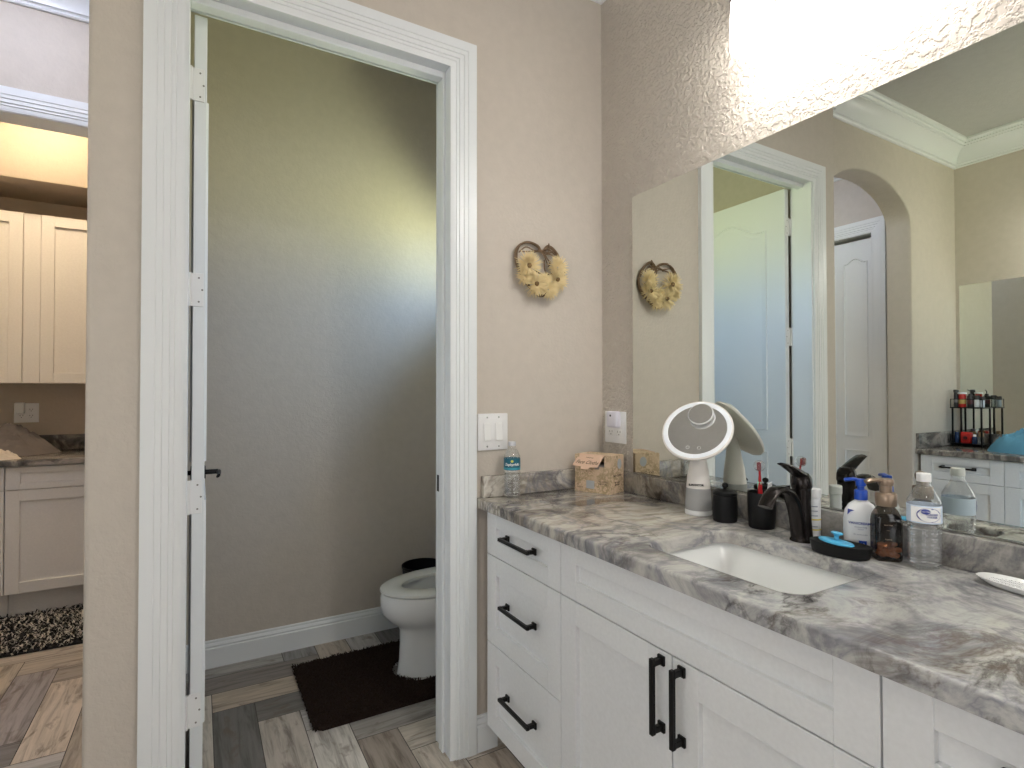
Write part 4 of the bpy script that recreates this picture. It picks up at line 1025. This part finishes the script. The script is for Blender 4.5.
bn = thing('waste_bin', 'black round waste bin behind the toilet', 'bin', (-.395, 1.025, 0))
bm = B(); lathe(bm, [(.085, 0), (.090, .004), (.108, .34), (.112, .345), (.112, .355), (.104, .356), (.086, .01), (.001, .01)], n=40); obj('bin_body', bm, m_matte, bn)

# ------------------------------------------------------------------ rugs
def blades(bm, pts, ln, wdt, rr, mi=lambda: 0, lean=.6, z0=.008):
    for x, y in pts:
        a = rr.uniform(0, 2*PI); l = ln*rr.uniform(.7, 1.2); dx, dy = math.cos(a)*lean*l, math.sin(a)*lean*l
        sx, sy = -math.sin(a)*wdt, math.cos(a)*wdt
        v = [bm.verts.new(p) for p in ((x-sx, y-sy, z0), (x+sx, y+sy, z0), (x+dx*.6+sx*.8, y+dy*.6+sy*.8, z0+l*.75), (x+dx*.6-sx*.8, y+dy*.6-sy*.8, z0+l*.75), (x+dx*1.2, y+dy*1.2, z0+l*.85))]
        k = mi()
        for f_ in ((v[0], v[1], v[2], v[3]), (v[3], v[2], v[4])): bm.faces.new(f_).material_index = k
m_brown = mat('dark_brown_pile', (.030, .019, .015), .95, spec=.1)
cut = lambda x, y: ((x+.20)/.475)**2+((y-.655)/.142)**2 < 1 if x > -.56 or True else False
RX0, RX1, RY0, RY1 = -1.06, -.515, .388, .945
def inrug(x, y):
    c = rr2 = .05
    if not (RX0 < x < RX1 and RY0 < y < RY1): return False
    return not (x > -.675 and abs(y-.655) < .125*math.sqrt(max(0, min(1, (x+.675)/.10))))
poly = [(RX0+.03, RY0), (RX1, RY0), (RX1, .53)]
for i in range(0, 13): 
    a = -PI/2-PI*i/12; poly.append((-.57+.105*math.cos(a), .655+.125*math.sin(a)))
poly += [(RX1, .78), (RX1, RY1), (RX0+.03, RY1), (RX0, RY1-.03), (RX0, RY0+.03)]
bm = B(); prism(bm, poly, lambda u, v, t: Vector((u, v, t)), .0005, .012)
bmesh.ops.triangulate(bm, faces=bm.faces)
rg = tag(obj('bath_mat', bm, m_brown), 'dark brown shaggy mat around the foot of the toilet', 'mat')
rr = random.Random(3); pts = []
while len(pts) < 9000:
    x, y = rr.uniform(RX0-.004, RX1), rr.uniform(RY0-.004, RY1+.004)
    if inrug(min(max(x, RX0+.001), RX1-.001), min(max(y, RY0+.001), RY1-.001)): pts.append((x, y))
bm = B(); blades(bm, pts, .014, .0028, rr, z0=.006); o = obj('pile', bm, m_brown, rg, 0, False); o['kind'] = 'stuff'
m_shagb = mat('black_shag', (.012, .012, .013), .9); m_shagw = mat('cream_shag', (.62, .57, .50), .9)
bm = B(); box(bm, -2.75, -1.88, 1.745, 2.335, .0005, .010, .003, 1)
sg = tag(obj('shag_rug', bm, m_shagb), 'black and cream shaggy rug on the laundry floor', 'rug')
rr = random.Random(5); bm = B()
blades(bm, [(rr.uniform(-2.75, -1.88), rr.uniform(1.74, 2.34)) for _ in range(5200)], .018, .0045, rr, lambda: 1 if rr.random() < .40 else 0, 1.0, .008)
o = obj('pile', bm, [m_shagb, m_shagw], sg, 0, False); o['kind'] = 'stuff'

# ------------------------------------------------------------------ laundry
LY = 2.275
def lcab(x0, W, label):
    r = thing('base_cabinet', label, 'cabinet', (x0, LY, 0), 0, 'laundry base cabinets')
    carcass(r, 0, W, .145, .862, .58, m_cabw)
    front('drawer', r, g, W-g, .732, .858, .034, .062, m_cabw); front('door', r, g, W-g, .150, .728, .062, .062, m_cabw)
    return r
lcab(-2.838, .458, 'white laundry base cabinet at the left photo edge, below the clothes'); lcab(-2.378, .50, 'white laundry base cabinet nearest the beige wall end')
bm = slab(-2.995, -1.41, LY-.028, YN-.0005, .866, .900)
lc = tag(obj('stone_countertop', bm, m_marble_d), 'dark stone countertop in the laundry', 'countertop')
bm = B(); box(bm, -2.995, -1.41, YN-.022, YN-.0008, .9002, 1.0, .003, 2); tag(obj('backsplash', bm, m_marble_d), 'dark stone backsplash on the laundry wall', 'backsplash')
def ucab(x0, W, label):
    r = thing('wall_cabinet', label, 'cabinet', (x0, 2.54, 1.335), 0, 'laundry wall cabinets')
    bm = B(); box(bm, 0, W, .0205, .318, 0, 1.032, .001, 1); obj('carcass', bm, m_cabw, r)
    front('door', r, g+.001, W-g-.001, 0, 1.028, .064, .064, m_cabw)
ucab(-2.83, .462, 'white shaker laundry wall cabinet at the left photo edge'); ucab(-2.288, .45, 'white shaker laundry wall cabinet nearest the beige wall end')
bm = B(); box(bm, -2.367, -2.289, 2.553, 2.855, 1.335, 2.365, .001, 1)
tag(obj('cabinet_filler', bm, m_cabw), 'white filler strip between the two laundry wall cabinets', 'filler strip')

def heap(name, label, cat, loc, W, D, H, seed, m, folds=9, rz=0, res=44, group=None, amp=.55, fine=1):
    bm = B(); rr = random.Random(seed); off = Vector((seed*3.1, seed*1.7, 0)); G = []; Gb = []
    for j in range(res+1):
        for i in range(res+1):
            u, v = 2*i/res-1, 2*j/res-1
            # square -> disc
            x, y = u*math.sqrt(1-v*v/2), v*math.sqrt(1-u*u/2)
            r_ = math.hypot(x, y); a = math.atan2(y, x)
            k = 1+.16*noise.noise(Vector((math.cos(a)*1.3, math.sin(a)*1.3, 0))+off)
            n1 = noise.noise(Vector((x*1.4, y*1.4, 0))+off); n2 = noise.noise(Vector((x*folds*.35+n1*2, y*folds*.9+n1*2, 2))+off)
            n3 = noise.noise(Vector((x*8, y*8, 5))+off)
            z = H*max(0, 1-r_**2.6)*(.85+.28*n1+amp*(abs(n2)-.2)+fine*.20*n3+fine*.10*noise.noise(Vector((x*17, y*17, 9))+off))+.004*(1-r_)
            G.append(bm.verts.new((x*k*W/2, y*k*D/2, max(.0012, z)))); Gb.append((x*k*W/2, y*k*D/2))
    for j in range(res):
        for i in range(res):
            q = j*(res+1)+i; bm.faces.new((G[q], G[q+1], G[q+res+2], G[q+res+1]))
    bd = [i for i in range(res+1)]+[(j+1)*(res+1)-1 for j in range(1, res+1)]+[res*(res+1)+i for i in range(res-1, -1, -1)]+[j*(res+1) for j in range(res-1, 0, -1)]
    low = [bm.verts.new((Gb[i][0]*.985, Gb[i][1]*.985, 0)) for i in bd]
    for k in range(len(bd)):
        k2 = (k+1) % len(bd); bm.faces.new((G[bd[k]], low[k], low[k2], G[bd[k2]]))
    bm.faces.new(low[::-1])
    o = obj(name, bm, m, None, 70); o.location = loc; o.rotation_euler = (0, 0, rz)
    return tag(o, label, cat, group)
def cloth(name, col, sc_=250):
    m = mat(name, col, .95, spec=.1); n = noise_tex(m, objco(m), sc_, 2); bump(m, n.outputs[0], .3, .001); return m
heap('clothes', 'crumpled grey-brown clothes on the laundry counter', 'clothes', (-2.50, 2.62, .9002), .60, .36, .15, 3, cloth('taupe_cloth', (.19, .17, .165)), 8, .15)
heap('cloth', 'small cream cloth in front of the grey-brown clothes', 'cloth', (-2.46, 2.330, .9002), .26, .12, .065, 8, cloth('cream_cloth', (.66, .58, .48)), 10)

# ------------------------------------------------------------------ rack on the second vanity
rx, ry0, ry1 = -3.215, -.155, .032
rk = thing('wire_rack', 'black two-tier metal rack on the second vanity, seen in the mirror', 'rack', (rx, (ry0+ry1)/2, CT))
hl = (ry1-ry0)/2
bm = B(); box(bm, -.075, .075, -hl, hl, .262, .270, .001, 1); obj('top_shelf', bm, m_black, rk)
bm = B(); box(bm, -.075, .075, -hl, hl, .012, .020, .001, 1)
obj('bottom_shelf', bm, m_black, rk)
for a in (-.066, .066):
    for b in (-hl+.012, hl-.012):
        bm = B(); box(bm, a-.005, a+.005, b-.005, b+.005, 0, .2618 if True else 0, .001, 1)
        # leg passes the bottom shelf in a corner notch
        obj('leg', bm, m_black, rk)
bm = B(); tube(bm, [(-.072, -hl+.004, .325), (.072, -hl+.004, .325), (.072, hl-.004, .325), (-.072, hl-.004, .325)], .0025, 6, True)
for a in (-.072, .072):
    for b in (-hl+.004, hl-.004): tube(bm, [(a, b, .2705), (a, b, .325)], .0025, 6)
obj('guard_rail', bm, m_black, rk)
def small_bottle(name, label, y, r_, h, capr, caph, m, mc, band=None, z=.2705, x=.02, group='toiletries on the black rack'):
    t = thing(name, label, 'bottle', (rx+x, y, CT+z), 0, group)
    bm = B(); lathe(bm, [(r_*.92, 0), (r_, .003), (r_, h*.86), (r_*.9, h*.94), (capr*.9, h)], n=24); obj('bottle_body', bm, m, t)
    bm = B(); lathe(bm, [(capr, h+.0003), (capr, h+caph*.8), (capr*.8, h+caph), (.001, h+caph)], n=20); obj('cap', bm, mc, t)
    if band:
        bm = B(); lathe(bm, [(r_+.0006, h*band[0]), (r_+.0006, h*band[1])], n=24, cap0=False, cap1=False); obj('label', bm, band[2], t)
    return t
m_char = mat('charcoal_plastic', (.035, .03, .032), .4); m_maroon = mat('maroon_label', (.10, .02, .025), .4); m_goldp = mat('gold_print', (.55, .38, .10), .4)
m_tin = mat('red_tin', (.55, .02, .015), .3); m_amber = mat('amber_glass', (.18, .08, .03), .15); m_pblue = mat('dark_blue_plastic', (.03, .06, .16), .25); m_cork = mat('cork', (.42, .28, .16), .8); m_glassy = thin_plastic('jar_glass', (.9, .93, .95), .05, .1)
small_bottle('spray_can', 'tall dark can at the wall end of the rack top', .012, .0135, 0.103, .016, .018, m_char, m_char, (.3, .55, mat('grey_label', (.25, .23, .22), .5)), x=.03)
small_bottle('pomade_tin', 'red canister with gold print on the rack top', -.024, .021, 0.090, .026, .012, m_tin, m_lot, (.25, .62, m_goldp), x=.03)
pb = small_bottle('pump_bottle', 'dark pump bottle in the middle of the rack top', -.070, .019, 0.082, .012, .010, m_char, m_char, (.25, .6, m_maroon), x=.03)
bm = B(); tube(bm, catmull([(0, 0, .090), (0, 0, .108), (.004, .004, .112), (.014, .012, .119)], 4), .003, 8); obj('pump_head', bm, m_char, pb)
small_bottle('vitamin_bottle', 'black-lidded bottle with white label on the rack top', -.107, .0145, 0.055, .018, .026, m_lot, m_char, x=.035)
small_bottle('vitamin_bottle', 'black-lidded bottle with pale label at the far right of the rack top', -.137, .013, 0.048, .016, .026, mat('pale_label', (.55, .6, .68), .5), m_char, x=.035)
Z0 = .0205
tin = thing('red_tin', 'bright red square tin on the lower rack shelf', 'tin', (rx+.035, -.048, CT+Z0), 0, 'toiletries on the black rack')
bm = B(); box(bm, -.02, .02, -.030, .030, 0, .078, .008, 3); obj('tin_body', bm, m_tin, tin)
bm = B(); lathe(bm, [(.012, 0), (.012, .004), (.006, .005)], n=24, mat=Matrix.Translation((.0202, 0, .038)) @ Matrix.Rotation(PI/2, 4, 'Y')); obj('dial', bm, m_maroon, tin)
small_bottle('blue_bottle', 'dark blue bottle at the wall end of the lower rack shelf', .010, .013, .060, .012, .014, m_pblue, m_pblue, z=Z0, x=.03)
small_bottle('perfume_bottle', 'blue glass bottle with white cap on the lower rack shelf', -.096, .0145, .050, .009, .014, m_pblue, m_lot, z=Z0, x=.045)
small_bottle('glass_jar', 'clear glass jar with cork lid on the lower rack shelf', -.130, .0135, .050, .014, .030, m_glassy, m_cork, z=Z0, x=.04)
small_bottle('amber_bottle', 'amber bottle behind the red tin on the lower rack shelf', -.060, .018, .082, .014, .016, m_amber, m_char, z=Z0, x=-.03)
heap('towel', 'bright blue towel bunched on the second vanity counter', 'towel', (-2.955, -.45, .9002), .24, .44, .145, 11, cloth('blue_towel', (.12, .31, .44)), 9, .30, amp=.5, fine=.25)
heap('towel', 'pale aqua towel behind the blue towel on the second vanity', 'towel', (-3.235, -.43, .9002), .10, .34, .20, 14, cloth('aqua_towel', (.40, .56, .60)), 7, .0, amp=.4, fine=.25)
